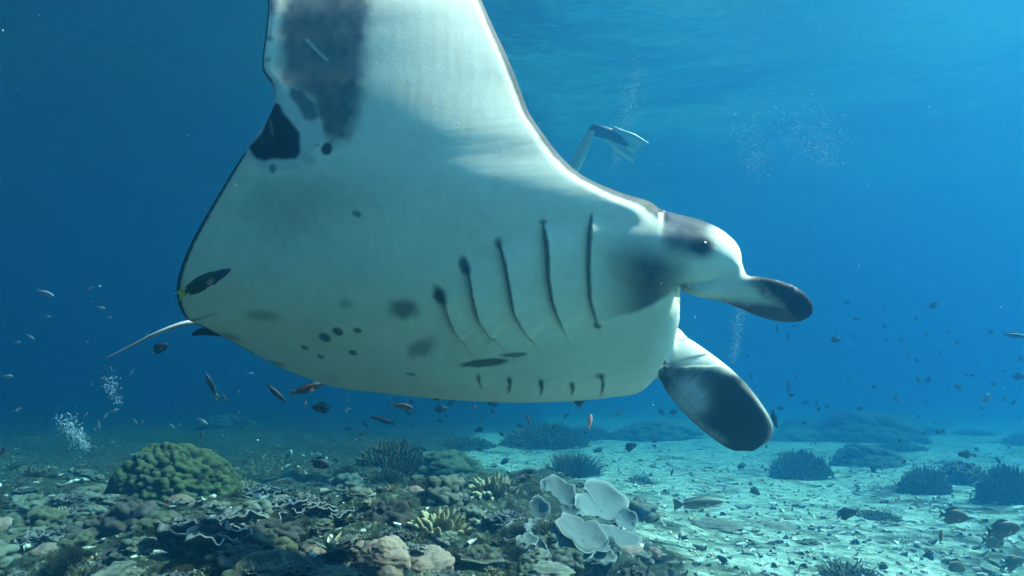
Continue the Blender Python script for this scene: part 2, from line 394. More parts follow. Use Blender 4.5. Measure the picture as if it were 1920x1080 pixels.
for v in range(3):
    proto('boulder_coral', v, P_dome(rg(100 + v), 1, .75, .10, 9, np.array(ROSE) * .55, np.array(ROSE) * (1.15, 1.0, .95)[v]))
    proto('bushy_coral', v, P_bush(rg(120 + v), 1, .7, 300, .42, .05, .024, (.06, .055, .035), (.24, .22, .14) if v else (.40, .40, .34)))
    proto('lettuce_coral', v, P_foliose(rg(140 + v), 1, 26, (.085, .07, .065), (.36, .34, .32), .55, .09, .03))
    proto('finger_coral', v, P_fingers(rg(160 + v), 1, 60 + 12 * v, (.17, .13, .06), (.34, .28, .16)))
    proto('elephant_ear_coral', v, P_ear(rg(180 + v), 1, (.13, .14, .135), (.27, .27, .24), (.22, .40, .32)[v], .08))
    proto('knobby_coral', v, P_cauli(rg(200 + v), 1, .8, 70, .26, .45, (.03, .03, .02), ((.17, .16, .10), (.13, .10, .09), (.22, .22, .17))[v], 40, 64, .3))
    proto('plate_coral', v, P_ear(rg(220 + v), 1, (.10, .085, .06), (.30, .28, .22), .2, .06))
    proto('spiny_coral', v, P_bush(rg(240 + v), 1, .75, 700, .5, .018, .007, (.045, .04, .028), (.20, .165, .10), .12, .3, 3))
    proto('rock', v, P_dome(rg(260 + v), 1, .55, .28, 4.5, (.035, .036, .028), (.19, .18, .14), 30, 48, .45))
proto('mound_coral', 0, P_cauli(rg(300), 1, .88, 850, .072, .11, (.016, .022, .010), (.115, .13, .052), 150, 250, .16))
proto('mound_coral', 1, P_bush(rg(301), 1, .62, 1500, .16, .028, .014, (.04, .042, .024), (.17, .17, .09), .2, .3, 4))
proto('mound_coral', 2, P_cauli(rg(302), 1, .65, 200, .16, .20, (.025, .035, .02), (.12, .14, .08), 70, 120, .25))
proto('blade_sponge', 0, P_blades(rg(320), 8, 1, (.16, .15, .08), (.62, .56, .36)))
def coral(kind, var, px, py, size_px, label, group=None, d=None, sz=1.0, sink=.12, rot=None, cat='coral', tilt=(0, 0)):
    """a colony whose foot stands where a photograph pixel meets the bottom; size_px is its width in the photograph"""
    g = ground_at(px, py) if d is None else at(px, py, d)
    dist = g @ FW; rad = size_px / FPX * dist * .5
    o = bpy.data.objects.new(kind, PROTO[(kind, var)]); col.objects.link(o)
    o.location = (g[0], g[1], g[2] - rad * sink); o.scale = (rad, rad, rad * sz)
    o.rotation_mode = 'ZYX'
    o.rotation_euler = (tilt[0], tilt[1], random.uniform(0, 6.28) if rot is None else rot)
    tag(o, label, cat, group)
    return o
LAND = []
# --- colonies one can point to
LAND.append(('olive green dome', coral('mound_coral', 0, 322, 935, 235, 'large olive green dome coral rising alone on the left of the reef', sz=.95, sink=.05)))
LAND.append(('wide lettuce coral', coral('lettuce_coral', 0, 440, 1010, 210, 'wide purple grey lettuce coral with curled pale rims over a dark hollow', sz=.9)))
LAND.append(('frilled lettuce coral', coral('lettuce_coral', 1, 575, 968, 130, 'frilled lettuce coral with tight pale scrolls at the crest of the reef', sz=1.0)))
LAND.append(('low lettuce coral', coral('lettuce_coral', 2, 470, 935, 110, 'low lettuce coral beside the bright sand pocket behind the dark hollow', sz=.8)))
LAND.append(('blunt finger coral', coral('finger_coral', 0, 825, 1003, 108, 'tan leather coral crowded with blunt upright fingers', sz=1.05)))
LAND.append(('ochre soft coral', coral('finger_coral', 1, 925, 930, 92, 'round ochre soft coral with tangled fingers beside the pale ear corals', sz=1.1)))
LAND.append(('bristly brown bush', coral('spiny_coral', 0, 1075, 893, 125, 'bristly brown bush coral behind the pale ear corals', sz=.95)))
LAND.append(('broad grey ear coral', coral('elephant_ear_coral', 0, 1120, 962, 118, 'broadest pale grey elephant ear coral slab leaning to the sand', sz=.7, tilt=(.75, .30), rot=2.2)))
coral('elephant_ear_coral', 1, 1046, 925, 66, 'small pale blue grey ear coral folded like a heart', sz=.8, tilt=(.85, .1), rot=.8)
LAND.append(('narrow ear coral', coral('elephant_ear_coral', 2, 1008, 966, 60, 'narrow pale ear coral tilted over a shadowed gap', sz=.7, tilt=(.8, -.3), rot=4.0)))
coral('elephant_ear_coral', 1, 1085, 1005, 92, 'curled ear coral with a yellowish rim below the broad grey slab', sz=.7, tilt=(.6, .3), rot=1.2)
LAND.append(('spilling ear coral', coral('elephant_ear_coral', 2, 1152, 1018, 84, 'ear coral spilling from the reef edge onto white sand', sz=.7, tilt=(.5, .3), rot=3.0)))
for i, (x, y, s) in enumerate([(1000, 995, 42), (1030, 1012, 44), (985, 1020, 40), (1058, 1030, 46), (1100, 1042, 40), (1016, 1040, 38), (1075, 968, 40), (960, 1000, 34), (1172, 985, 50), (1135, 1050, 44)]):
    coral('elephant_ear_coral', i % 3, x, y, s, 'small cup shaped pale coral among the ear corals', 'small pale cups at the foot of the ear corals', sz=1.1, tilt=(random.uniform(.2, .9), random.uniform(-.4, .4)))
LAND.append(('rosy boulder', coral('boulder_coral', 0, 722, 1045, 105, 'rosy tan boulder coral under the dark crevice', sz=1.0)))
coral('boulder_coral', 1, 790, 1062, 118, 'widest rosy tan boulder coral in front of the blunt finger coral', sz=.95)
coral('boulder_coral', 2, 728, 1085, 60, 'pale grey knob of boulder coral low between two rosy boulders', sz=1.2)
coral('boulder_coral', 1, 725, 982, 30, 'pale green round coral head on a dark ledge', sz=1.5)
coral('boulder_coral', 2, 756, 990, 22, 'tiny tan coral head beside the dark ledge', sz=1.5)
coral('boulder_coral', 0, 868, 985, 44, 'pink brown coral lump touching the blunt finger coral', sz=.9)
LAND.append(('brown round plate', coral('plate_coral', 0, 900, 1052, 105, 'dark brown round plate coral ringed by white rubble', sz=.6)))
LAND.append(('grey green plate', coral('plate_coral', 1, 480, 1085, 110, 'dim grey green round plate coral at the reef foot', sz=.7, tilt=(.4, 0))))
coral('plate_coral', 2, 545, 1075, 90, 'dull brown plate coral under the lettuce coral', sz=.7, tilt=(.3, .2))
LAND.append(('yellow blades', coral('blade_sponge', 0, 622, 1040, 95, 'splayed cluster of pale yellow pointed blades', sz=1, sink=.0, cat='sponge')))
coral('blade_sponge', 0, 652, 985, 60, 'small tuft of pale pointed blades above the dark crevice', sz=1, sink=.0, cat='sponge')
LAND.append(('hazy bushy mound', coral('mound_coral', 1, 735, 880, 210, 'hazy dark bushy reef mound behind the crest of the reef', sz=1.2, sink=.1)))
coral('mound_coral', 2, 835, 885, 150, 'dim grey green coral mound beside the far turquoise sand patch', sz=1.0, sink=.15)
LAND.append(('mustard bush', coral('bushy_coral', 1, 720, 905, 90, 'mustard green bushy coral on the rear slope of the reef', sz=.8)))
LAND.append(('dark bristly clump', coral('spiny_coral', 1, 805, 918, 85, 'dark bristly coral clump between mustard bush and ochre soft coral', sz=.8)))
LAND.append(('teal grey mound', coral('mound_coral', 1, 1503, 895, 165, 'bushy teal grey coral mound standing on sand beyond the far head fin', sz=1.35, sink=.1)))
coral('mound_coral', 2, 1632, 872, 120, 'hazy low coral mound farther off between two bushy mounds', sz=1.1, sink=.15)
coral('mound_coral', 1, 1735, 920, 130, 'dark bushy coral mound joined to the yellow topped colony', sz=1.45, sink=.1)
LAND.append(('yellow topped colony', coral('lettuce_coral', 1, 1800, 905, 82, 'pale yellow topped coral colony lit by the sun', sz=1.5, sink=.0)))
LAND.append(('dark coral mass', coral('mound_coral', 1, 1890, 940, 150, 'dark coral mass rising at the right of the yellow topped colony', sz=1.9, sink=.1)))
LAND.append(('low brown patch', coral('mound_coral', 1, 1635, 970, 165, 'low brown bushy coral patch spread on the rubble slope', sz=.55, sink=.15)))
LAND.append(('long dark rock', coral('rock', 0, 1330, 985, 120, 'long low dark rock half buried in pale sand', sz=.45, cat='rock')))
coral('rock', 1, 1440, 985, 110, 'flat mossy rock beside the long low dark rock', sz=.35, cat='rock')
LAND.append(('brown branching coral', coral('bushy_coral', 1, 1590, 1085, 130, 'brown branching coral at the foot of the rubble slope', sz=.7)))
LAND.append(('grey green tuft', coral('bushy_coral', 2, 1200, 905, 60, 'grey green coral tuft where bright sand meets the haze', sz=.7)))
def beside(o):
    p = o.location; q = sorted(LAND, key=lambda t: (t[1].location - p).length)
    a, b = q[0][0], q[1][0]
    return f'between the {a} and the {b}' if (q[1][1].location - p).length < 1.6 * (q[0][1].location - p).length else f'beside the {a}'
# --- the rest of the cover: colonies that only their place tells apart
FILL = [('bushy_coral', 26, 62, 'small branching coral', 'branching clumps of the reef cover'),
        ('knobby_coral', 30, 85, 'small dark knobby coral head', 'knobby heads of the reef cover'),
        ('lettuce_coral', 30, 75, 'small lettuce coral', 'lettuce corals of the reef cover'),
        ('spiny_coral', 28, 60, 'small bristly brown tuft', 'bristly tufts of the reef cover'),
        ('boulder_coral', 22, 55, 'small rosy coral head', 'rosy heads of the reef cover'),
        ('rock', 26, 80, 'weathered dead coral rock', 'dead coral rocks of the reef cover'),
        ('finger_coral', 26, 50, 'small tan fingered soft coral', 'fingered soft corals of the reef cover')]
WTS = np.array([.24, .2, .18, .12, .08, .12, .06]); WTS /= WTS.sum()
rf = rg(77); made = 0; tries = 0
while made < 320 and tries < 4000:
    tries += 1
    px, py = rf.uniform(-60, 1230), 872 + 230 * rf.uniform(0, 1) ** .9
    g = ground_at(px, py)
    if g[1] > 9.5 or rf.uniform() > reef_mask(g[0], g[1]) * 1.05 + .02: continue
    if 880 < px < 1180 and 900 < py < 1010 and rf.uniform() < .75: continue
    if 190 < px < 460 and 850 < py < 925: continue
    k = rf.choice(len(FILL), p=WTS); kind, lo, hi, lab, grp = FILL[k]
    s = 1.2 * (lo + (hi - lo) * rf.uniform() ** 1.5) * (0.6 + 0.6 * (py - 850) / 230)
    o = coral(kind, int(rf.integers(3)), px, py, s, lab, grp, sz=rf.uniform(.7, 1.2), sink=.15, rot=rf.uniform(0, 6.28), cat='rock' if kind == 'rock' else 'coral'); made += 1
    o['label'] = lab + ' ' + beside(o)
# scattered low heads and stones on the sand to the right and far off
made = 0; tries = 0
while made < 130 and tries < 3000:
    tries += 1
    px, py = rf.uniform(1180, 1960), 815 + 270 * rf.uniform() ** 1.2
    kind, lo, hi = [('rock', 22, 55), ('knobby_coral', 20, 46), ('bushy_coral', 18, 42)][rf.choice(3, p=[.55, .2, .25])]
    s = rf.uniform(lo, hi) * (0.45 + 0.6 * (py - 800) / 270)
    o = coral(kind, int(rf.integers(3)), px, py, s, {'rock': 'dead coral stone on sand', 'knobby_coral': 'dark little coral head on sand', 'bushy_coral': 'little branching coral on sand'}[kind],
          {'rock': 'stones on the sunlit sand', 'knobby_coral': 'coral heads on the sunlit sand', 'bushy_coral': 'branching corals on the sunlit sand'}[kind], sz=rf.uniform(.35, .7), sink=.25, rot=rf.uniform(0, 6.28), cat='rock' if kind == 'rock' else 'coral'); made += 1
    o['label'] = o['label'] + ' ' + beside(o)
# hazy mounds of the far bottom
for i in range(16):
    x = rf.uniform(-9, 10); y = rf.uniform(11, 19); rad = rf.uniform(.5, 1.1)
    if x < -1.5 and i % 3: x = -x + 2
    if x < -1.5: y += 4
    o = bpy.data.objects.new('mound_coral', PROTO[('mound_coral', (1, 2)[i % 2])]); col.objects.link(o)
    o.location = (x, y, float(floor_z(x, y)) - .1); o.scale = (rad, rad, rad * rf.uniform(.5, .9)); o.rotation_euler = (0, 0, rf.uniform(0, 6))
    tag(o, 'coral mound fading into the blue far behind the ' + sorted(LAND, key=lambda t: (t[1].location.normalized() - o.location.normalized()).length)[0][0], 'coral', 'far coral mounds')
# coral rubble: thousands of broken sticks and chips
def rubble():
    k = 14000; r = rg(91)
    px = r.uniform(-100, 2020, k); t = r.uniform(0, 1, k)
    y = 2.6 + 9.5 * t ** 1.5; x = (px - 960) / FPX * y * 1.03; z = floor_z(x, y)
    keep = r.uniform(0, 1, k) < .35 + .65 * (1 - reef_mask(x, y)); x, y, z = x[keep], y[keep], z[keep]; k = len(x)
    D = np.stack([r.normal(0, 1, k), r.normal(0, 1, k), r.normal(0, .28, k)], -1)
    ln = .008 + .05 * r.uniform(0, 1, k) ** 2.5; rad = ln * r.uniform(.16, .45, k)
    V, F, T = tubes(np.stack([x, y, z + rad * .4], -1), D, ln, rad, rad * r.uniform(.6, 1.1, k), .25, 2, 5, r)
    tone = np.repeat(r.uniform(.16, .60, k), 15)[:, None] * np.array([[1.0, .96, .84]])
    o = mesh_obj('coral_rubble', V, F, M_CORAL, None, True, tone)
    tag(o, 'broken pale coral sticks strewn over the sand', None, None, 'stuff')
rubble()
# ================================================================== MANTA RAY
# spanwise stations: trailing edge (px, py), leading edge (px, py), depth, thickness of the body, lean of the belly
ST = np.array([
 # Tpx  Tpy   Lpx  Lpy   d     thick lean  depth of the leading edge behind the trailing edge
 [ 425, -440,  500, -462, 2.300, 0.020, -26, .02],
 [ 452, -330,  690, -340, 2.170, 0.030, -22, .06],
 [ 470, -210,  800, -200, 2.060, 0.038, -19, .09],
 [ 490, -100,  860, -100, 1.990, 0.046, -15, .11],
 [ 499,    0,  905,    0, 1.943, 0.055, -10.5, .12],
 [ 495,   60,  930,   60, 1.929, 0.062, -8, .12],
 [ 489,  125,  957,  120, 1.919, 0.070, -5, .12],
 [ 509,  160,  975,  165, 1.915, 0.078, -3, .12],
 [ 508,  203,  992,  208, 1.912, 0.085, -1, .115],
 [ 484,  245, 1020,  250, 1.911, 0.095, 2, .11],
 [ 456,  285, 1052,  292, 1.915, 0.11,  6, .105],
 [ 428,  330, 1098,  332, 1.925, 0.135, 11, .095],
 [ 388,  398, 1170,  366, 1.950, 0.17, 17, .08],
 [ 352,  465, 1236,  394, 1.985, 0.21, 23, .06],
 [ 331,  522, 1262,  450, 2.02, 0.25, 28, .04],
 [ 329,  562, 1276,  520, 2.07, 0.285, 33, .02],
 [ 344,  598, 1286,  570, 2.13, 0.30, 38, 0],
 [ 372,  612, 1286,  620, 2.19, 0.30, 43, 0],
 [ 425,  640, 1272,  668, 2.26, 0.29, 55, 0],
 [ 520,  690, 1252,  706, 2.36, 0.26, 72, 0],
 [ 630,  727, 1236,  726, 2.50, 0.20, 88, 0],
 [ 735,  731, 1205,  738, 2.68, 0.15, 104, 0],
 [ 800,  700, 1150,  716, 2.88, 0.11, 120, 0],
 [ 800,  640, 1080,  650, 3.10, 0.08, 133, 0],
 [ 790,  565, 1000,  565, 3.32, 0.055, 142, 0],
 [ 770,  490,  900,  485, 3.52, 0.035, 147, 0],
 [ 745,  420,  785,  410, 3.70, 0.020, 150, 0],
])
NS, NC = 420, 260
S = catmull(ST, NS)
cpar = 0.5 - 0.5 * np.cos(np.linspace(0, math.pi, NC))         # denser at both edges
def loft():
    bel = np.zeros((NS, NC, 3)); dor = np.zeros((NS, NC, 3))
    for i, (tx, ty, lx, ly, d, th, a, ld) in enumerate(S):
        T, Ld = at(tx, ty, d), at(lx, ly, d + ld)
        a = R(a); n = -math.cos(a) * FW - math.sin(a) * UP
        body = sstep(0.06, 0.28, th)
        base = T[None] * (1 - cpar[:, None]) + Ld[None] * cpar[:, None]
        edge = np.sqrt(np.clip(cpar * (1 - cpar) * 4, 0, 1))
        # belly: almost flat, rounded at the rim, a soft keel on the body
        rim = 0.010 + 0.05 * body * cpar ** 3
        prof = np.clip(1 - ((1 - cpar) / 0.06), 0, 1) ** 2 * rim + np.clip(1 - cpar / 0.03, 0, 1) ** 2 * 0.006
        bulge = 0.035 * body * np.sin(math.pi * cpar) + 0.022 * np.sin(math.pi * cpar ** 1.3)
        bel[i] = base + n * (bulge - prof)[:, None]
        tt = th * (np.clip((cpar) / 0.55, 0, 1) ** 0.8 * np.sqrt(np.clip((1 - cpar) / 0.45, 0, 1)) ** 0.9) + 0.014 * edge ** 0.5 + 0.004
        dor[i] = base - n * tt[:, None] - n * (0.006 + prof * 0.6)[:, None]
    return bel, dor
BEL, DOR = loft()
def close_loft(bel, dor):
    V = np.concatenate([bel, dor[:, ::-1]], 1)                # ring around the chord
    ns, m = V.shape[:2]
    F = grid_faces(ns, m, True).tolist()
    F.append(list(range(m))); F.append([(ns - 1) * m + k for k in range(m)][::-1])
    return V.reshape(-1, 3), F
PARTS = [close_loft(BEL, DOR)]
# side of the head with the eye, running forward into the root of the head fin
PARTS.append(sweep([(1100, 470, 2.13, .10, .09, 0), (1180, 466, 2.12, .130, .095, 0), (1250, 471, 2.11, .115, .095, 0), (1310, 479, 2.105, .100, .09, 0),
                    (1350, 491, 2.10, .076, .08, 0), (1378, 510, 2.09, .036, .06, 0), (1396, 518, 2.085, .012, .03, 0)], 50, 32))
# near head fin: a rolled paddle
PARTS.append(sweep([(1262, 536, 2.085, .008, .03, -25), (1300, 538, 2.08, .022, .04, -30), (1350, 541, 2.07, .036, .03, -30), (1400, 549, 2.06, .053, .026, -28),
                    (1440, 560, 2.05, .060, .025, -26), (1480, 572, 2.045, .055, .024, -24), (1508, 583, 2.04, .036, .018, -22), (1521, 589, 2.04, .010, .007, -20)], 70, 32, sq=2.2))
# far head lobe and far head fin
PARTS.append(sweep([(1150, 640, 2.55, .10, .10, 0), (1210, 648, 2.54, .10, .10, 0), (1262, 655, 2.52, .078, .09, 0), (1290, 660, 2.50, .035, .05, 0)], 30, 28))
PARTS.append(sweep([(1225, 640, 2.50, .05, .03, 12), (1262, 668, 2.47, .082, .034, 8), (1300, 708, 2.44, .102, .034, 0), (1345, 752, 2.42, .108, .032, -12),
                    (1383, 790, 2.40, .100, .028, -20), (1412, 817, 2.39, .080, .022, -22), (1428, 834, 2.39, .040, .012, -22)], 80, 36, sq=2.6))
# mass of the head between the two lobes, behind the lower jaw
PARTS.append(sweep([(1000, 560, 2.38, .16, .14, 0), (1120, 562, 2.37, .18, .13, 0), (1220, 566, 2.36, .16, .11, 0), (1268, 570, 2.35, .10, .07, 0)], 30, 28))
# small pelvic fins at the root of the tail
PARTS.append(sweep([(450, 624, 2.25, .02, .02, 0), (410, 620, 2.25, .018, .016, 0), (378, 622, 2.25, .013, .009, 0), (358, 628, 2.25, .006, .004, 0)], 24, 16))
V0, F0 = join(PARTS)
VOX = 0.0043
def remesh(V, F):
    me = bpy.data.meshes.new('tmp'); me.from_pydata(V.tolist(), [], F); me.update()
    bm = bmesh.new(); bm.from_mesh(me); bmesh.ops.recalc_face_normals(bm, faces=bm.faces); bm.to_mesh(me); bm.free()
    o = bpy.data.objects.new('tmp', me); col.objects.link(o)
    md = o.modifiers.new('r', 'REMESH'); md.mode = 'VOXEL'; md.voxel_size = VOX; md.adaptivity = 0
    sm = o.modifiers.new('s', 'SMOOTH'); sm.factor = 0.5; sm.iterations = 8
    dg = bpy.context.evaluated_depsgraph_get()
    me2 = bpy.data.meshes.new_from_object(o.evaluated_get(dg))
    bpy.data.objects.remove(o); bpy.data.meshes.remove(me)
    return me2
MM = remesh(V0, F0)
nv = len(MM.vertices)
co = np.empty(nv * 3); MM.vertices.foreach_get('co', co); co = co.reshape(-1, 3)
nrm = np.empty(nv * 3); MM.vertices.foreach_get('normal', nrm); nrm = nrm.reshape(-1, 3)
ne = len(MM.edges); ed = np.empty(ne * 2, int); MM.edges.foreach_get('vertices', ed); ed = ed.reshape(-1, 2)
def relax(w, it):
    global co
    act = w > .01; sel = ed[act[ed[:, 0]] | act[ed[:, 1]]]
    ids = np.unique(sel); loc = np.full(nv, -1); loc[ids] = np.arange(len(ids)); e2 = loc[sel]; n = len(ids); p = co[ids]; ww = np.where(act[ids], w[ids], 0)[:, None]
    deg = np.maximum(np.bincount(e2.ravel(), minlength=n), 1).astype(float)[:, None]
    for _ in range(it):
        acc = np.stack([np.bincount(e2[:, 0], p[e2[:, 1], k], n) + np.bincount(e2[:, 1], p[e2[:, 0], k], n) for k in range(3)], -1)
        p = p + ww * (acc / deg - p)
    co = co.copy(); co[ids] = p
_d = co @ FW; _x = 960 + FPX * (co @ RT) / _d; _y = 540 - FPX * (co @ UP) / _d
wsm = np.exp(-(((_x - 1248) / 42) ** 4 + ((_y - 468) / 66) ** 4)) * (_d < 2.25)
wsm = np.maximum(wsm, .8 * np.exp(-(((_x - 1372) / 30) ** 4 + ((_y - 530) / 24) ** 4)) * (_d < 2.25))
wsm = np.maximum(wsm, np.exp(-(((_x - 1255) / 30) ** 4 + ((_y - 690) / 30) ** 4)) * .6)
wsm = np.maximum(wsm, np.exp(-(((_x - 1282) / 22) ** 4 + ((_y - 590) / 48) ** 4)) * (_d < 2.42) * .8)
relax(np.clip(wsm, 0, .9), 120)
MM.vertices.foreach_set('co', co.ravel()); MM.update(); MM.vertices.foreach_get('normal', nrm.reshape(-1)) if False else None
_n2 = np.empty(nv * 3); MM.vertices.foreach_get('normal', _n2); nrm = _n2.reshape(-1, 3)
# which side of the animal each vertex lies on: nearest loft point
jj = [j for j in range(NC) if cpar[j] < .03 or cpar[j] > .94]; jc = [j for j in range(0, NC, 4) if .03 <= cpar[j] <= .94]
samp = [(i, j) for i in range(NS) for j in jj] + [(i, j) for i in range(0, NS, 4) for j in jc]
kd = kdtree.KDTree(len(samp) * 2); info = []
for i, j in samp:
    kd.insert(BEL[i, j], len(info)); info.append((1, i / NS, cpar[j]))
    kd.insert(DOR[i, j], len(info)); info.append((0, i / NS, cpar[j]))
kd.balance(); info = np.array(info)
near = np.array([kd.find(c)[1:] for c in co.tolist()])
IN = info[near[:, 0].astype(int)]; dist = near[:, 1]
belly = IN[:, 0] > 0.5; sp = IN[:, 1]; ch = IN[:, 2]
dep = co @ FW; PX = 960 + FPX * (co @ RT) / dep; PY = 540 - FPX * (co @ UP) / dep
view = -co / np.linalg.norm(co, axis=1)[:, None]
facing = (nrm * view).sum(1)
headzone = (PX > 1226) & (PX < 1430) & (PY < 560) & (dep < 2.25) & (facing > -.35)
belly = belly | headzone
sHor = 20.5 / 26.0                                              # spanwise place where the belly turns out of sight
front = (sp < sHor + 0.06) & (facing > -0.15)
headreg = (PX > 1235) & (dist > 0.012)                          # head lobes and head fins
def seg_dist(px, py, pts):
    """signed distance (px) to a polyline and the place along it"""
    best = np.full(len(px), 1e9); sgn = np.zeros(len(px)); along = np.zeros(len(px)); n = len(pts) - 1
    for k in range(n):
        (ax, ay), (bx, by) = pts[k], pts[k + 1]
        dx, dy = bx - ax, by - ay; l2 = dx * dx + dy * dy
        t = np.clip(((px - ax) * dx + (py - ay) * dy) / l2, 0, 1)
        ex, ey = px - ax - t * dx, py - ay - t * dy; d = np.hypot(ex, ey)
        s = np.sign(ex * dy - ey * dx); m = d < best
        best[m] = d[m]; sgn[m] = s[m]; along[m] = (k + t[m]) / n
    return best, sgn, along
GILLS = [
 [(1110, 400), (1105, 440), (1103, 500), (1106, 560), (1116, 595), (1122, 615)],
 [(1018, 416), (1025, 460), (1028, 520), (1034, 560), (1046, 595), (1057, 620)],
 [(934, 452), (946, 490), (955, 540), (962, 580), (978, 612), (997, 638)],
 [(872, 492), (880, 520), (887, 560), (897, 595), (912, 620), (928, 636)],
 [(822, 545), (833, 570), (842, 596), (852, 618), (866, 640)],
]
FGILLS = [[(1126, 704), (1132, 720), (1128, 742)], [(1072, 718), (1075, 728), (1072, 742)], [(1014, 712), (1017, 724), (1014, 740)], [(955, 708), (957, 720), (954, 736)], [(897, 702), (899, 714), (903, 726)]]
fb = front & belly
disp = np.zeros(nv); gdark = np.zeros(nv)
for k, g in enumerate(GILLS + FGILLS):
    far = k >= 5
    m = np.where(fb & (PX > g[0][0] - 150) & (PX < g[-1][0] + 190) & (PY > g[0][1] - 30) & (PY < g[-1][1] + 30))[0]
    d, s, al = seg_dist(PX[m], PY[m], g)
    sd_ = d * s                                                  # positive: head side
    endw = sstep(0, 0.18, al) * (1 - sstep(0.86, 1.0, al) * 0.9)
    amp = 0.015 if not far else 0.004
    wide = 60 if not far else 25
    # each flap lies over the slit from the head side: high at its free edge, sinking towards the next
    h = np.where(sd_ > 0, np.exp(-sd_ / wide) * (1 - sstep(50, 140, sd_)), -0.9 * np.exp(sd_ / (0.35 * wide))) * amp * endw
    if not far and k == 0: h *= .7
    disp[m] += h
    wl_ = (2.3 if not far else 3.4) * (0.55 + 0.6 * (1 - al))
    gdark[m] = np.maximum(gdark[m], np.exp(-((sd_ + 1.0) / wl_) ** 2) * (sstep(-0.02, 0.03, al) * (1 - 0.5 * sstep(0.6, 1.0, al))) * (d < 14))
# mouth corner fold and the crease between throat and head
for pts, amp, wd in (([(1278, 542), (1262, 560), (1235, 582), (1195, 596), (1150, 598)], 0.016, 16),
                     ([(1243, 396), (1246, 408), (1244, 422), (1240, 440)], 0.005, 6)):
    m = np.where(front & (PX > 1100) & (PX < 1300) & (PY > 380) & (PY < 640))[0]
    d, s, al = seg_dist(PX[m], PY[m], pts)
    disp[m] -= amp * np.exp(-(d / wd) ** 2) * (1 - al) ** 0.7
# skin wrinkles running back from the leading edge, ribs of the wing, all shallow
rel = np.where(fb)[0]
P_ = np.stack([PX[rel] / 90.0, (PY[rel] + 0.12 * PX[rel]) / 7.5, np.zeros(len(rel))], -1)
wr = (fbm(P_, 2, 31) - 0.5) * np.exp(-(((PX[rel] - 1010) / 150) ** 2 + ((PY[rel] - 300) / 110) ** 2))
disp[rel] += wr * 0.0009
rib = (np.sin(PX[rel] / 4.1 + 0.01 * PY[rel] + 5 * fbm(np.stack([PX[rel] / 70, PY[rel] / 50, PX[rel] * 0], -1), 2, 55)) * 0.25 + fbm(np.stack([PX[rel] / 6, PY[rel] / 60, PX[rel] * 0], -1), 2, 3) - 0.5) * (1 - sstep(120, 330, PY[rel])) * sstep(650, 760, PX[rel])
disp[rel] += rib * 0.00022
# broad muscle undulation
disp[rel] += 0.010 * (fbm(co[rel] * 3.2, 2, 77) - 0.5)
co2 = co + nrm * disp[:, None]
MM.vertices.foreach_set('co', co2.ravel()); MM.update()

# ---- pigment, with sheen and see-through rim of the far head fin painted in
WHITE = np.array([0.82, 0.78, 0.67]); DARK = np.array([0.022, 0.022, 0.026]); GREY = np.array([0.12, 0.125, 0.135])
C = np.tile(WHITE, (nv, 1))
def blend(mask, colr):
    global C
    C = C * (1 - mask[:, None]) + np.asarray(colr)[None] * mask[:, None]
edge_n = fbm(np.stack([PX / 14, PY / 14, np.zeros(nv)], -1), 3, 8) - 0.5
wob = edge_n * 22
# back of the animal, rolling a little over the leading edge
dorsal = (~belly) & ~headreg & ~((PX > 1226) & (dep < 2.25) & (facing > -.35))
blend(dorsal.astype(float), DARK)
lead = belly & (sp < 0.56) & ~headreg & ~(headzone & (PX > 1244))
blend(np.where(lead, sstep(0.962, 0.980, ch + 0.008 * edge_n), 0), (0.06, 0.045, 0.04))
trail = belly & (sp < sHor) & ~headreg
blend(np.where(trail, 1 - sstep(0.007, 0.014, ch), 0), (0.03, 0.03, 0.035))
def ell(cx, cy, rx, ry, rot=0, soft=0.25, w=0.25):
    a = R(rot); x, y = PX - cx, PY - cy
    u, v = (x * math.cos(a) + y * math.sin(a)) / rx, (-x * math.sin(a) + y * math.cos(a)) / ry
    q = np.hypot(u, v) + edge_n * w
    return np.where(fb & ~headreg, 1 - sstep(1 - soft, 1 + soft, q), 0)
def poly_mask(pts, soft):
    from math import hypot
    pts = list(pts); inside = np.zeros(nv, bool); n = len(pts)
    for k in range(n):
        (x1, y1), (x2, y2) = pts[k], pts[(k + 1) % n]
        if y1 == y2: continue
        cnd = ((PY < y1) != (PY < y2)) & (PX < (x2 - x1) * (PY - y1) / (y2 - y1) + x1); inside ^= cnd
    d, _, _ = seg_dist(PX, PY, pts + [pts[0]])
    sdv = np.where(inside, d, -d) + edge_n * soft * 0.8
    return np.where(fb & ~headreg, sstep(-soft, soft, sdv), 0)
# big grey wing patch: soft to the front, ragged pale margin at the trailing edge
big = poly_mask([(545, -260), (700, -260), (690, 0), (675, 180), (664, 228), (650, 262), (618, 272), (600, 235), (585, 190), (556, 172), (530, 150), (524, 60), (534, 0)], 17)
blend(big * (0.86 + 0.25 * edge_n), (0.06, 0.06, 0.08))
blend(poly_mask([(640, -260), (700, -260), (692, 0), (682, 160), (664, 240), (650, 200), (650, 0)], 26) * 0.35, (0.07, 0.07, 0.10))
streak = fbm(np.stack([PX / 9, PY / 30, np.zeros(nv)], -1), 3, 12)
blend(ell(512, 12, 9, 16, 0, .5, .7) * 0.75, (0.14, 0.11, 0.15)); blend(ell(505, 72, 8, 5, 10, .5, .6) * 0.6, (0.14, 0.11, 0.15)); blend(ell(502, 112, 7, 4, -20, .5, .6) * 0.5, (0.16, 0.13, 0.16))
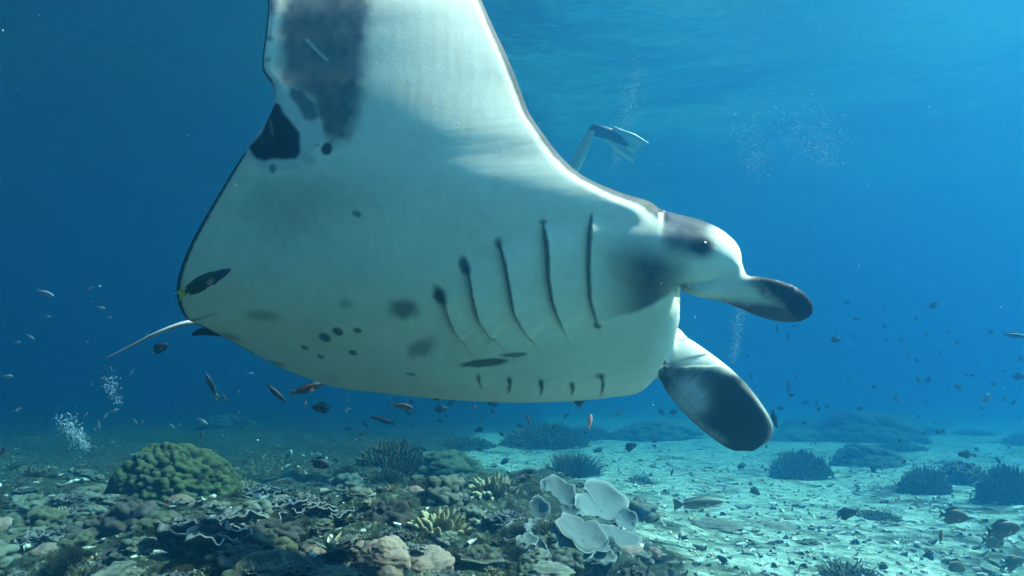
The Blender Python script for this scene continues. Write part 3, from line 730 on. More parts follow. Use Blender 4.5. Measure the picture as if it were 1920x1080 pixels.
# pale scar round the old bite, the dark patch inside it
blend(poly_mask([(512, 150), (526, 160), (556, 182), (590, 200), (604, 232), (602, 262), (590, 284), (560, 300), (566, 318), (490, 318), (452, 280), (500, 200)], 5), (0.62, 0.64, 0.62))
blend(poly_mask([(545, 165), (566, 170), (590, 195), (598, 218), (585, 226), (570, 222), (560, 200), (543, 178)], 5) * 0.85, (0.09, 0.09, 0.115))
blend(poly_mask([(518, 193), (526, 197), (532, 212), (548, 232), (562, 250), (563, 285), (555, 298), (535, 299), (510, 298), (494, 303), (478, 296), (465, 276), (490, 250), (500, 228), (508, 208)], 3.5), (0.020, 0.022, 0.024))
blend(ell(509, 238, 3, 18, -8, .5, .2) * 0.5, (0.30, 0.30, 0.28)); blend(ell(490, 262, 3, 10, -20, .5, .2) * .3, (.2, .2, .2))
blend(ell(456, 285, 5, 8, 20) * 0.8, (0.04, 0.04, 0.05)); blend(ell(511, 316, 7, 9) * 0.75, (0.08, 0.08, 0.09)); blend(ell(576, 300, 16, 10, 30, .6, .6) * .35, GREY)
blend(ell(613, 279, 10, 12, 20), (0.045, 0.045, 0.055)); blend(ell(616, 240, 9, 11, 0, .5) * .7, (0.06, .06, .075)); blend(ell(596, 271, 3, 3) * .7, GREY)
d_, _, al_ = seg_dist(PX, PY, [(574, 73), (592, 92), (613, 112)]); blend(np.where(fb, np.exp(-(d_ / 2.0) ** 2), 0) * 0.8, (0.7, 0.7, 0.7))
# spots and smudges of the belly
for e in [(669, 401, 9, 6, 20, .3, .2, .7), (609, 634, 12, 7, 25, .25, .2, .85), (633, 623, 11, 7, 25, .25, .2, .85), (670, 621, 8, 5, 10, .3, .2, .8), (571, 652, 8, 4, 20, .3, .2, .7),
          (601, 669, 7, 3.5, 20, .3, .2, .7), (661, 662, 8, 4.5, 15, .3, .2, .8), (757, 579, 27, 18, 5, .6, .5, .75), (648, 570, 13, 9, 0, .7, .5, .35), (790, 655, 26, 14, -8, .6, .6, .6), (800, 640, 14, 8, 0, .7, .6, .3),
          (492, 592, 28, 9, 5, .7, .4, .45), (770, 702, 10, 3, 5, .4, .3, .6), (910, 679, 47, 7.5, -6, .25, .35, .85), (963, 664, 25, 4.5, -3, .3, .3, .75), (871, 498, 10, 18, -15, .4, .4, .9), (825, 556, 12, 22, -20, .4, .4, .9),
          (934, 456, 8, 11, -10, .5, .4, .7), (1018, 416, 7, 5, 0, .5, .3, .7), (1121, 612, 7, 5, 0, .4, .3, .7), (560, 372, 110, 45, -8, .9, .5, .22), (545, 420, 70, 50, 30, .9, .5, .14), (430, 632, 22, 7, 15, .6, .4, .5),
          (360, 628, 14, 9, 0, .4, .3, .8), (515, 682, 18, 5, 12, .5, .3, .5), (1126, 706, 10, 6, 0, .5, .3, .6), (955, 712, 5, 7, 0, .5, .3, .6), (1014, 718, 5, 8, 0, .5, .3, .6), (1073, 724, 5, 8, 0, .5, .3, .5)]:
    blend(ell(*e[:7]) * e[7], (0.045, 0.05, 0.055))
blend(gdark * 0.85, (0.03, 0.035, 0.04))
d_, _, al_ = seg_dist(PX, PY, [(345, 606), (372, 598), (405, 588)]); blend(np.where(fb, np.exp(-(d_ / 2.5) ** 2) * (1 - .6 * al_), 0) * 0.8, (0.04, 0.045, 0.05))
# the grey wash of the throat towards the mouth corner
low = 543 + np.clip(1284 - PX, 0, None) * 0.50 - np.clip(1200 - PX, 0, None) * .32          # the fold running back from the mouth corner
thr = np.exp(-((PX - 1222) / 70) ** 2) * np.exp(-(np.clip(505 + .22 * (PX - 1222) - PY, 0, None) / 42) ** 2) * (1 - .92 * sstep(-7, 9, PY - low + wob * .25))
thr = np.where(front & (PX < 1300) & (PX > 1060) & (dep < 2.3), thr, 0) * (1 - .9 * sstep(1262, 1290, PX + .5 * (PY - 540)))
blend(np.clip(thr * (0.95 + 0.15 * edge_n), 0, 1), (0.055, 0.06, 0.08))
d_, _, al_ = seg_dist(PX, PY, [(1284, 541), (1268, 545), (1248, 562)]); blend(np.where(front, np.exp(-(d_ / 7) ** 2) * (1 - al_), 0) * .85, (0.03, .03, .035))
# head: dark crown, eye patch, pale cheek
hd = (PX > 1225) & (PX < 1420) & (PY < 548) & (dep < 2.25) & (facing > -.35)
hm = np.where(hd, sstep(1236, 1250, PX + .08 * (PY - 400)), 0)
def helle(cx, cy, rx, ry, rot, soft, w):
    a = R(rot); x, y = PX - cx, PY - cy
    u, v = (x * math.cos(a) + y * math.sin(a)) / rx, (-x * math.sin(a) + y * math.cos(a)) / ry
    return hm * (1 - sstep(1 - soft, 1 + soft, np.hypot(u, v) + edge_n * w))
blend(helle(1285, 402, 68, 29, 16, .35, .25) * .97, (0.014, 0.013, 0.015))
blend(helle(1290, 450, 48, 27, 12, .7, .3) * .85, (0.06, 0.06, 0.075)); blend(helle(1316, 461, 21, 19, 0, .5, .2) * .95, (0.02, 0.02, 0.022)); blend(helle(1324, 459, 6, 6, 0, .4, .1), (.006, .006, .007))
blend(helle(1262, 430, 30, 30, 0, .9, .4) * .45, (0.14, 0.13, 0.17))
blend((headreg & (facing < -0.1) & (dep > 2.12) & (PY < 530)).astype(float), DARK)
# near head fin: pale at the root, charcoal tip, pale upper face near the root
fin = headreg & (PX > 1290) & (PY > 500) & (dep < 2.3) & (PY > 512 + 0.0 * PX)
t_ = sstep(1395, 1455, PX + wob * 1.2 - 0.9 * (PY - 545)) 
under = sstep(0, 22, PY - (548 + (PX - 1290) * 0.06) + wob * .4) * sstep(1290, 1340, PX)
blend(np.where(fin & (PX > 1285), np.maximum(t_, under * 0.9) * sstep(1290, 1330, PX), 0) * .98, (0.008, 0.007, 0.008))
blend(np.where(fin & (PX > 1400) & (PX < 1500), (fbm(np.stack([PX / 9, PY / 9, PX * 0], -1), 3, 4) > .56) * np.exp(-((PY - 535) / 14) ** 2), 0) * .35, (0.4, .4, .45))
# far head fin: pale root, charcoal blade, blue-white sheen painted along the back
ff = (PX > 1235) & (PY > 600) & (dep > np.where(PX < 1300, 2.395, 2.25))
w1 = sstep(676, 702, PY - 0.10 * (PX - 1300) + wob * .9)
blend(np.where(ff, w1, 0) * .96, (0.007, 0.007, 0.009))
fw = np.exp(-((((PX - 1296) + (PY - 745) * .35) / 30) ** 2 + ((PY - 745 - (PX - 1296) * .55) / 34) ** 2)) * (0.4 + 1.2 * fbm(np.stack([(PX + PY) / 9, (PX - PY) / 40, PX * 0], -1), 3, 6))
blend(np.where(ff, np.clip(fw * 1.7, 0, 1), 0) * .9, (0.50, 0.52, 0.62))
blend(np.where(ff & (PX < 1268) & (PY > 690), 0.5 * fbm(np.stack([PX / 9, PY / 9, PX * 0], -1), 3, 4), 0), (0.3, .32, .36))
blend(np.where(ff, np.exp(-((np.hypot(PX - 1278, PY - 631) - 6) / 2.2) ** 2), 0) * .7, (0.05, 0.05, 0.07))
d_, _, al_ = seg_dist(PX, PY, [(1392, 722), (1416, 746), (1436, 775), (1446, 800), (1444, 820), (1430, 842)]); blend(np.where(ff & (facing > -.3), np.exp(-(d_ / 4.5) ** 2) * (.3 + .7 * np.sin(math.pi * np.clip(al_, .05, .95))), 0) * .7, (0.55, 0.48, 0.42))  # light coming through the thin edge, painted as a pale rim
d_, _, al_ = seg_dist(PX, PY, [(1256, 738), (1285, 772), (1318, 803), (1355, 828)]); blend(np.where(ff, np.exp(-(d_ / 9) ** 2) * (.35 + .9 * fbm(np.stack([(PX + PY) / 7, (PX - PY) / 30, PX * 0], -1), 3, 16)), 0) * .6, (0.5, 0.55, 0.62))
rimf = np.where(ff, sstep(.0, .12, np.clip(.28 - facing, 0, 1)) * (PX > 1395), 0); blend(rimf * .55, (0.5, 0.45, 0.40))  # same translucent rim, painted where the fin turns edge-on
C = C * (1 + 0.22 * (fbm(co * 7.0, 4, 61) - .5))[:, None] * (1 + .10 * (fbm(co * 60, 2, 62) - .5))[:, None]
C = np.clip(C * (1 + 0.10 * edge_n[:, None]), 0.005, 0.85)

# whip tail: a thin tapering rod grown from the root
TV, TF = sweep([(420, 602, 2.27, .012, .012, 0), (385, 603, 2.25, .010, .010, 0), (340, 608, 2.22, .0072, .008, 0), (290, 627, 2.2, .0055, .006, 0), (240, 652, 2.21, .0038, .004, 0), (199, 672, 2.22, .0022, .0025, 0)], 60, 12)
TC = np.tile(np.array([0.42, 0.42, 0.44]), (len(TV), 1))
nf = len(MM.polygons); lv = np.empty(nf * 4, int)
if len(MM.loops) == nf * 4: MM.loops.foreach_get('vertex_index', lv); FF = lv.reshape(-1, 4).tolist()
else: FF = [list(p.vertices) for p in MM.polygons]
VV, FF = join([(co2, FF), (TV, TF)])
mm, mn_, ml_, mb_ = new_mat('manta_skin')
a_ = mn_.new('ShaderNodeAttribute'); a_.attribute_name = 'Col'; ml_.new(a_.outputs['Color'], mb_.inputs['Base Color'])
tc_ = mn_.new('ShaderNodeTexCoord')
n_ = mn_.new('ShaderNodeTexNoise'); n_.inputs['Scale'].default_value = 160; n_.inputs['Detail'].default_value = 3
ml_.new(tc_.outputs['Object'], n_.inputs['Vector'])
bp_ = mn_.new('ShaderNodeBump'); bp_.inputs['Strength'].default_value = 0.05; bp_.inputs['Distance'].default_value = 0.01
ml_.new(n_.outputs['Fac'], bp_.inputs['Height']); ml_.new(bp_.outputs[0], mb_.inputs['Normal'])
mb_.inputs['Roughness'].default_value = 0.55; mb_.inputs['Specular IOR Level'].default_value = 0.07
manta = mesh_obj('manta_ray', VV, FF, mm, None, True, np.concatenate([C, TC]))
tag(manta, 'huge manta ray banking with its pale spotted belly and gill slits showing', 'manta ray')
bpy.data.meshes.remove(MM)

k_ = np.where(headzone)[0]; k_ = k_[np.argmin(np.hypot(PX[k_] - 1322, PY[k_] - 459))]
th_ = np.linspace(0, 2 * math.pi, 16, endpoint=False); EV = np.concatenate([np.stack([.013 * math.sin(p) * np.cos(th_), .013 * math.sin(p) * np.sin(th_), np.full(16, .013 * math.cos(p))], -1) for p in np.linspace(0, math.pi, 11)])
m_me, _n, _l, _b = new_mat('manta_eye'); _b.inputs['Base Color'].default_value = (.008, .008, .010, 1); _b.inputs['Roughness'].default_value = .12
mesh_obj('eye', EV + co2[k_] - nrm[k_] * .007, grid_faces(11, 16, True).tolist(), m_me, manta)['label'] = 'small glossy black eye on the side of the head'
# ================================================================== FISH
M_FISH = attr_mat('fish_scales', .45, 60, .12, .1, 200, .4)
m_eye, _n, _l, _b = new_mat('fish_eye'); _b.inputs['Base Color'].default_value = (.01, .01, .012, 1); _b.inputs['Roughness'].default_value = .15
def fish_mesh(name, prof, wid, tail, dors, anal, colf, n=26, m=14):
    """prof: (x, top, bottom) keys of the outline, x from nose .5 to tail root -.36; body plus fins in one mesh"""
    K = catmull(np.array(prof, float), n); parts = []
    th = np.linspace(0, 2 * math.pi, m, endpoint=False); V = []
    for x, t, b in K:
        hz, cz = (t - b) / 2, (t + b) / 2; wy = wid * (hz / max((p[1] - p[2]) / 2 for p in prof)) ** .8
        V.append(np.stack([np.full(m, x), np.sin(th) * wy, cz + np.cos(th) * hz], -1))
    V = np.concatenate(V); F = grid_faces(n, m, True).tolist(); F.append(list(range(m))); F.append([(n - 1) * m + q for q in range(m)][::-1])
    parts.append((V, F))
    def fin(a, b, th_=.012):
        a, b = np.array(a, float), np.array(b, float); A, B = catmull(a, 12), catmull(b, 12)
        G = np.stack([A * (1 - t) + B * t for t in np.linspace(0, 1, 4)], 1)
        G = np.stack([G[..., 0], np.zeros(G.shape[:2]), G[..., 1]], -1); parts.append(shell(G, th_))
    fin(*tail); fin(*dors); fin(*anal)
    for s in (-1, 1):                                           # side fins
        a = np.array([(.20, .0), (.20, -.05)]); u = np.linspace(0, 1, 7)[:, None]; v = np.linspace(-1, 1, 4)[None]
        w = .055 * np.sin(math.pi * np.clip(.25 + .75 * u, 0, 1)) ** .8
        G = np.stack([.20 - .15 * u + 0 * v, s * (wid * .85 + .07 * u) + 0 * v, -.02 - .05 * u + w * v], -1); parts.append(shell(G, .008))
    V, F = join(parts); C = colf(V)
    me = bpy.data.meshes.new(name); me.from_pydata(V.tolist(), [], F); me.update(); me.polygons.foreach_set('use_smooth', np.ones(len(me.polygons), bool)); set_col(me, np.clip(C, .004, .8)); me.materials.append(M_FISH)
    return me
def solid(c): return lambda V: np.tile(np.array(c), (len(V), 1)) * (0.8 + .5 * sstep(.1, -.12, V[:, 2]))[:, None]
def damsel_c(body, tailc):
    def f(V): return lerp_col(body, tailc, sstep(-.33, -.42, V[:, 0])) * (0.85 + .35 * sstep(.05, -.15, V[:, 2]))[:, None]
    return f
def wrasse_c(body, head, tailc):
    def f(V):
        C = lerp_col(body, head, sstep(.20, .36, V[:, 0])); t = sstep(-.34, -.40, V[:, 0]) * (np.abs(V[:, 2]) < .075)
        C = C * (1 - t[:, None]) + np.array(tailc) * t[:, None]
        q = np.exp(-(((V[:, 0] - .14) / .05) ** 2 + ((V[:, 2] + .07) / .014) ** 2)) * (np.abs(V[:, 1]) > .062) * .7; return C * (1 - q[:, None]) + np.array((.35, .08, .22)) * q[:, None]
    return f
DAM = [(.5, .005, -.01), (.44, .09, -.08), (.30, .19, -.17), (.10, .245, -.225), (-.10, .22, -.20), (-.26, .11, -.10), (-.36, .05, -.05), (-.38, .045, -.045)]
DAMT = ([(-.36, .05), (-.36, 0), (-.36, -.05)], [(-.54, .17), (-.46, 0), (-.54, -.17)])
DAMD = ([(.20, .20), (0, .22), (-.28, .08)], [(.12, .27), (-.10, .32), (-.36, .17)]); DAMA = ([(.02, -.20), (-.10, -.19), (-.28, -.08)], [(-.02, -.25), (-.18, -.29), (-.36, -.16)])
WRA = [(.5, 0, -.012), (.42, .055, -.06), (.28, .10, -.10), (.05, .125, -.12), (-.18, .10, -.095), (-.32, .055, -.05), (-.37, .05, -.045), (-.39, .05, -.045)]
WRA = [(x, t * .82, b * .82) for x, t, b in WRA]
WRT = ([(-.37, .05), (-.38, 0), (-.37, -.05)], [(-.56, .115), (-.47, 0), (-.56, -.115)])
WRD = ([(.22, .08), (0, .09), (-.30, .04)], [(.18, .11), (-.06, .13), (-.34, .075)]); WRA_ = ([(.0, -.085), (-.14, -.075), (-.30, -.04)], [(-.03, -.12), (-.18, -.115), (-.34, -.075)])
ANT = [(.5, .0, -.012), (.42, .075, -.07), (.26, .13, -.12), (.06, .15, -.145), (-.15, .115, -.11), (-.30, .055, -.055), (-.37, .035, -.035), (-.39, .035, -.035)]
ANTT = ([(-.37, .035), (-.37, 0), (-.37, -.035)], [(-.62, .17), (-.44, 0), (-.62, -.17)])
FISH = {
 'damselfish': (fish_mesh('damselfish', DAM, .085, DAMT, DAMD, DAMA, damsel_c((.018, .017, .016), (.03, .03, .028))), .10),
 'pale_tail': (fish_mesh('damselfish', DAM, .085, DAMT, DAMD, DAMA, damsel_c((.016, .015, .014), (.35, .33, .22))), .10),
 'brown': (fish_mesh('damselfish', DAM, .085, DAMT, DAMD, DAMA, damsel_c((.085, .06, .025), (.02, .02, .025))), .13),
 'wrasse': (fish_mesh('wrasse', WRA, .055, WRT, WRD, WRA_, wrasse_c((.022, .045, .016), (.035, .03, .10), (.60, .44, .03))), .20),
 'red_wrasse': (fish_mesh('wrasse', WRA, .055, WRT, WRD, WRA_, wrasse_c((.22, .075, .025), (.40, .25, .2), (.55, .33, .03))), .20),
 'dark_wrasse': (fish_mesh('wrasse', WRA, .05, WRT, WRD, WRA_, wrasse_c((.014, .016, .016), (.02, .02, .022), (.05, .05, .03))), .19),
 'anthias': (fish_mesh('anthias', ANT, .06, ANTT, WRD, WRA_, solid((.24, .075, .04))), .09),
 'silver': (fish_mesh('fusilier', ANT, .05, ANTT, WRD, WRA_, solid((.40, .42, .42))), .09),
 'grouper': (fish_mesh('grouper', [(x, t * 1.15, b * .9) for x, t, b in WRA], .085, ([(-.37, .05), (-.38, 0), (-.37, -.05)], [(-.53, .13), (-.53, 0), (-.53, -.13)]), WRD, WRA_, solid((.16, .14, .10))), .38),
}
NAME = {'pale_tail': 'damselfish', 'brown': 'damselfish', 'red_wrasse': 'wrasse', 'dark_wrasse': 'wrasse', 'silver': 'fusilier'}
def uv_ball(r_, n=8, m=10):
    V = []; 
    for i in range(n + 1):
        p = math.pi * i / n
        for j in range(m): a = 2 * math.pi * j / m; V.append((r_ * math.sin(p) * math.cos(a), r_ * math.sin(p) * math.sin(a), r_ * math.cos(p)))
    return np.array(V), grid_faces(n + 1, m, True).tolist()
_V, _F = uv_ball(.018); EYE = bpy.data.meshes.new('eye'); EYE.from_pydata(_V.tolist(), [], _F); EYE.materials.append(m_eye); EYE.polygons.foreach_set('use_smooth', np.ones(len(EYE.polygons), bool))
EYEPOS = {'damselfish': (.36, .055, .05), 'pale_tail': (.36, .055, .05), 'brown': (.36, .055, .05)}
rff = rg(404)
def fish(kind, px, py, lp, ang=0, yaw=0, label=None, group=None, d=None, eyes=False):
    """lp: length in photograph pixels; ang: heading in the picture plane, degrees counter-clockwise from right; yaw: turned away"""
    me, real = FISH[kind]
    if d is None:
        d = np.clip(real * FPX / lp, 3.0, 8.0)
        if py > 700: d = min(d, .88 * (ground_at(px, py + lp * .5) @ FW))
    size = lp / FPX * d / max(.45, math.cos(R(yaw)))
    o = bpy.data.objects.new(NAME.get(kind, kind), me); col.objects.link(o)
    a = R(ang); f = RT * math.cos(a) + UP * math.sin(a); f = f * math.cos(R(yaw)) + FW * math.sin(R(yaw))
    up0 = UP if abs(math.cos(a)) > .35 else (RT * (-1 if math.sin(a) > 0 else 1))
    z = up0 - f * (up0 @ f); z /= np.linalg.norm(z); y = np.cross(z, f)
    p = at(px, py, d)
    o.matrix_world = Matrix([[f[0] * size, y[0] * size, z[0] * size, p[0]], [f[1] * size, y[1] * size, z[1] * size, p[1]], [f[2] * size, y[2] * size, z[2] * size, p[2]], [0, 0, 0, 1]])
    if eyes:
        ex, ey, ez = EYEPOS.get(kind, (.40, .032, .022))
        for s in (-1, 1):
            e = bpy.data.objects.new('eye', EYE); col.objects.link(e); e.parent = o; e.location = (ex, s * ey, ez)
    return tag(o, label, 'fish', group)
fish('wrasse', 384, 529, 112, 27, 0, 'green wrasse with yellow tail swimming across the belly of the manta', d=1.86, eyes=True)
fish('red_wrasse', 578, 728, 68, 17, 0, 'orange brown wrasse with yellow tail just under the trailing wing', d=3.1, eyes=True)
fish('wrasse', 396, 722, 55, 125, 20, 'dull wrasse with yellow tail tipped steeply below the tail root', d=3.6, eyes=True)
fish('dark_wrasse', 518, 737, 46, -47, 10, 'thin black wrasse slanting down beside the orange brown wrasse', d=3.3, eyes=True)
fish('pale_tail', 300, 653, 32, 25, 10, 'dark blue damselfish right below the whip tail', d=3.2, eyes=True)
fish('damselfish', 602, 765, 36, 178, 10, 'plump black damselfish under the orange brown wrasse', eyes=True)
fish('dark_wrasse', 716, 787, 48, 163, 0, 'long dark wrasse above the hazy bushy mound', eyes=True)
fish('damselfish', 823, 742, 30, 5, 15, 'dark humped damselfish close under the belly beside a wrasse', d=3.4)
fish('wrasse', 874, 741, 56, 176, 0, 'dark wrasse close under the belly of the manta', d=3.3, eyes=True)
fish('damselfish', 826, 767, 26, 0, 10, 'dark oval damselfish hanging below the two fish under the belly')
fish('damselfish', 924, 757, 22, 175, 10, 'small dark damselfish beside the dark wrasse under the belly')
fish('damselfish', 969, 741, 18, 0, 10, 'small dark damselfish touching the lower edge of the manta', d=3.6)
fish('pale_tail', 1088, 750, 34, 28, 5, 'black damselfish right under the last far gill slit', d=3.4, eyes=True)
fish('pale_tail', 1182, 838, 27, 25, 0, 'black damselfish with pale tail over open water beside the far head fin', eyes=True)
fish('damselfish', 600, 869, 36, -25, 15, 'round black damselfish above the crest of lettuce coral', eyes=True)
fish('dark_wrasse', 1452, 786, 38, -70, 15, 'dark slender fish diving right beside the tip of the far head fin', d=3.6)
fish('grouper', 1312, 943, 92, 4, 0, 'big drab grouper hovering over the long low dark rock', eyes=True)
fish('damselfish', 1415, 921, 24, -35, 0, 'dark damselfish over the brightest sand')
fish('damselfish', 1588, 963, 40, 15, 0, 'black damselfish above the low brown coral patch', eyes=True)
fish('brown', 1789, 968, 56, -8, 0, 'dark brown damselfish with forked tail below the dark coral mound', eyes=True)
fish('brown', 1882, 993, 64, 8, 0, 'largest brown damselfish over the rubble slope', eyes=True)
fish('brown', 1862, 1016, 48, -12, 10, 'dull grey brown damselfish just below the largest brown one', eyes=True)
fish('brown', 1900, 1056, 46, 20, 0, 'brown damselfish with a bluish back low over the rubble', eyes=True)
fish('dark_wrasse', 1864, 1057, 30, -30, 0, 'slim dark fish beside the brown damselfish with a bluish back')
fish('anthias', 1764, 1006, 26, 78, 10, 'reddish fish standing upright over the rubble slope')
fish('damselfish', 1742, 1041, 26, -50, 0, 'dark damselfish nosing down to the rubble')
fish('brown', 1792, 1062, 44, -25, 10, 'mottled brown fish close to the rubble')
fish('dark_wrasse', 1904, 629, 44, -6, 0, 'slim grey green fish alone in the blue water', d=5)
fish('brown', 1850, 746, 26, 20, 20, 'stout dark fish with an olive flank over the yellow topped colony')
fish('damselfish', 1809, 852, 27, 176, 0, 'dark fish right over the crown of the yellow topped colony')
fish('anthias', 1106, 790, 26, 75, 35, 'orange fish with spread fins in front of the turquoise haze', d=4.5)
fish('anthias', 1820, 930, 20, 60, 20, 'pink fish before the dark coral mass')
def above(o, noun):
    q = sorted(LAND, key=lambda t: (t[1].location.normalized() - o.matrix_world.translation.normalized()).length); f = o.matrix_world.col[0]
    pose = 'heading up' if f.z > .6 * f.to_3d().length else 'heading down' if f.z < -.6 * f.to_3d().length else 'swimming level'
    o['label'] = f'{noun} {pose} in the water above the {q[0][0]}'
SM = 'small dark fish of the loose shoal over the sand'; SG = 'loose shoal over the sand'
for px, py, lp, a in [(1567, 637, 22, -10), (1457, 617, 19, -80), (1477, 632, 19, -82), (1408, 705, 18, -75), (1478, 725, 27, -88), (1531, 757, 14, -88), (1588, 567, 12, -30), (1605, 598, 13, 0), (1601, 630, 15, -85), (1750, 573, 20, 32),
                      (1795, 643, 14, -40), (1857, 622, 14, -35), (1703, 663, 15, 85), (1722, 712, 19, -50), (1680, 748, 20, -35), (1797, 725, 20, -12), (1862, 720, 13, -45), (1910, 706, 22, 0), (1914, 672, 17, -30), (1760, 810, 17, -10),
                      (1732, 812, 12, 0), (1556, 860, 12, 80), (1637, 879, 20, -55), (1390, 874, 20, 10), (1260, 886, 15, 80), (1240, 772, 17, -50), (1590, 716, 11, 80), (1638, 725, 10, 60), (1612, 766, 12, 30), (1510, 755, 12, 10), (1355, 1050, 22, -40), (1215, 1070, 20, 70), (1258, 1073, 20, -60), (1655, 1062, 26, -20)]:
    fish('damselfish' if abs(a) < 70 else 'dark_wrasse', px, py, lp, a if rff.uniform() < .5 or abs(a) > 70 else 180 + a, rff.uniform(-25, 25), SM, SG); above(col.objects[-1], 'small dark shoaling fish')
for i in range(70):
    px, py = rff.uniform(1400, 1915), 560 + 330 * rff.uniform() ** .8
    fish('damselfish' if i % 3 else 'dark_wrasse', px, py, rff.uniform(6, 12), rff.uniform(-80, 80) + (180 if rff.uniform() < .4 else 0), rff.uniform(-30, 30), SM, SG, d=rff.uniform(5, 8.5)); above(col.objects[-1], 'tiny dark shoaling fish')
SU = 'small dark fish in the haze beneath the manta'; GU = 'fish in the haze beneath the manta'
for i in range(34):
    px, py = rff.uniform(560, 1270), rff.uniform(748, 880)
    fish(['damselfish', 'damselfish', 'dark_wrasse', 'brown'][i % 4], px, py, rff.uniform(8, 19), rff.uniform(-50, 50) + (180 if i % 2 else 0), rff.uniform(-30, 30), SU, GU); above(col.objects[-1], ['black damselfish', 'black damselfish', 'dark slender fish', 'brownish fish'][i % 4])
SP = 'small pale fish glinting in the dark water under the tail'; GP = 'pale fish in the dark water'
for px, py, lp, a in [(85, 550, 34, -20), (168, 541, 16, 20), (190, 577, 17, -15), (205, 595, 12, 10), (90, 594, 14, -5), (33, 642, 14, 5), (57, 632, 18, -35), (163, 641, 9, -40), (14, 706, 22, 0), (247, 698, 14, 55), (31, 769, 18, 25), (215, 770, 18, 15), (197, 781, 16, 50), (185, 797, 17, -88), (160, 778, 14, 45),
                      (253, 790, 14, -55), (266, 792, 14, 55), (176, 838, 16, -20), (128, 842, 20, 55), (205, 873, 18, 35), (380, 790, 22, -35), (322, 799, 16, -50), (335, 798, 12, 50), (150, 873, 17, 10), (447, 735, 10, 60), (470, 700, 13, 0), (434, 691, 9, 60)]:
    fish('silver', px, py, lp, a, 0, SP, GP, d=rff.uniform(4.0, 6.0)); above(col.objects[-1], 'small pale fish')
for px, py, lp, a in [(5, 846, 22, 55), (755, 762, 40, -8), (990, 785, 20, -65), (572, 757, 12, 75), (742, 846, 12, 15), (420, 745, 16, -60), (1236, 862, 14, 10), (1040, 800, 14, 40), (890, 765, 12, 80), (655, 770, 10, 30), (378, 815, 16, 80)]:
    fish('anthias', px, py, lp, a, rff.uniform(-20, 20), 'small orange fish hovering above the reef', 'orange fish above the reef', d=rff.uniform(3.4, 5.2)); above(col.objects[-1], 'small orange fish')
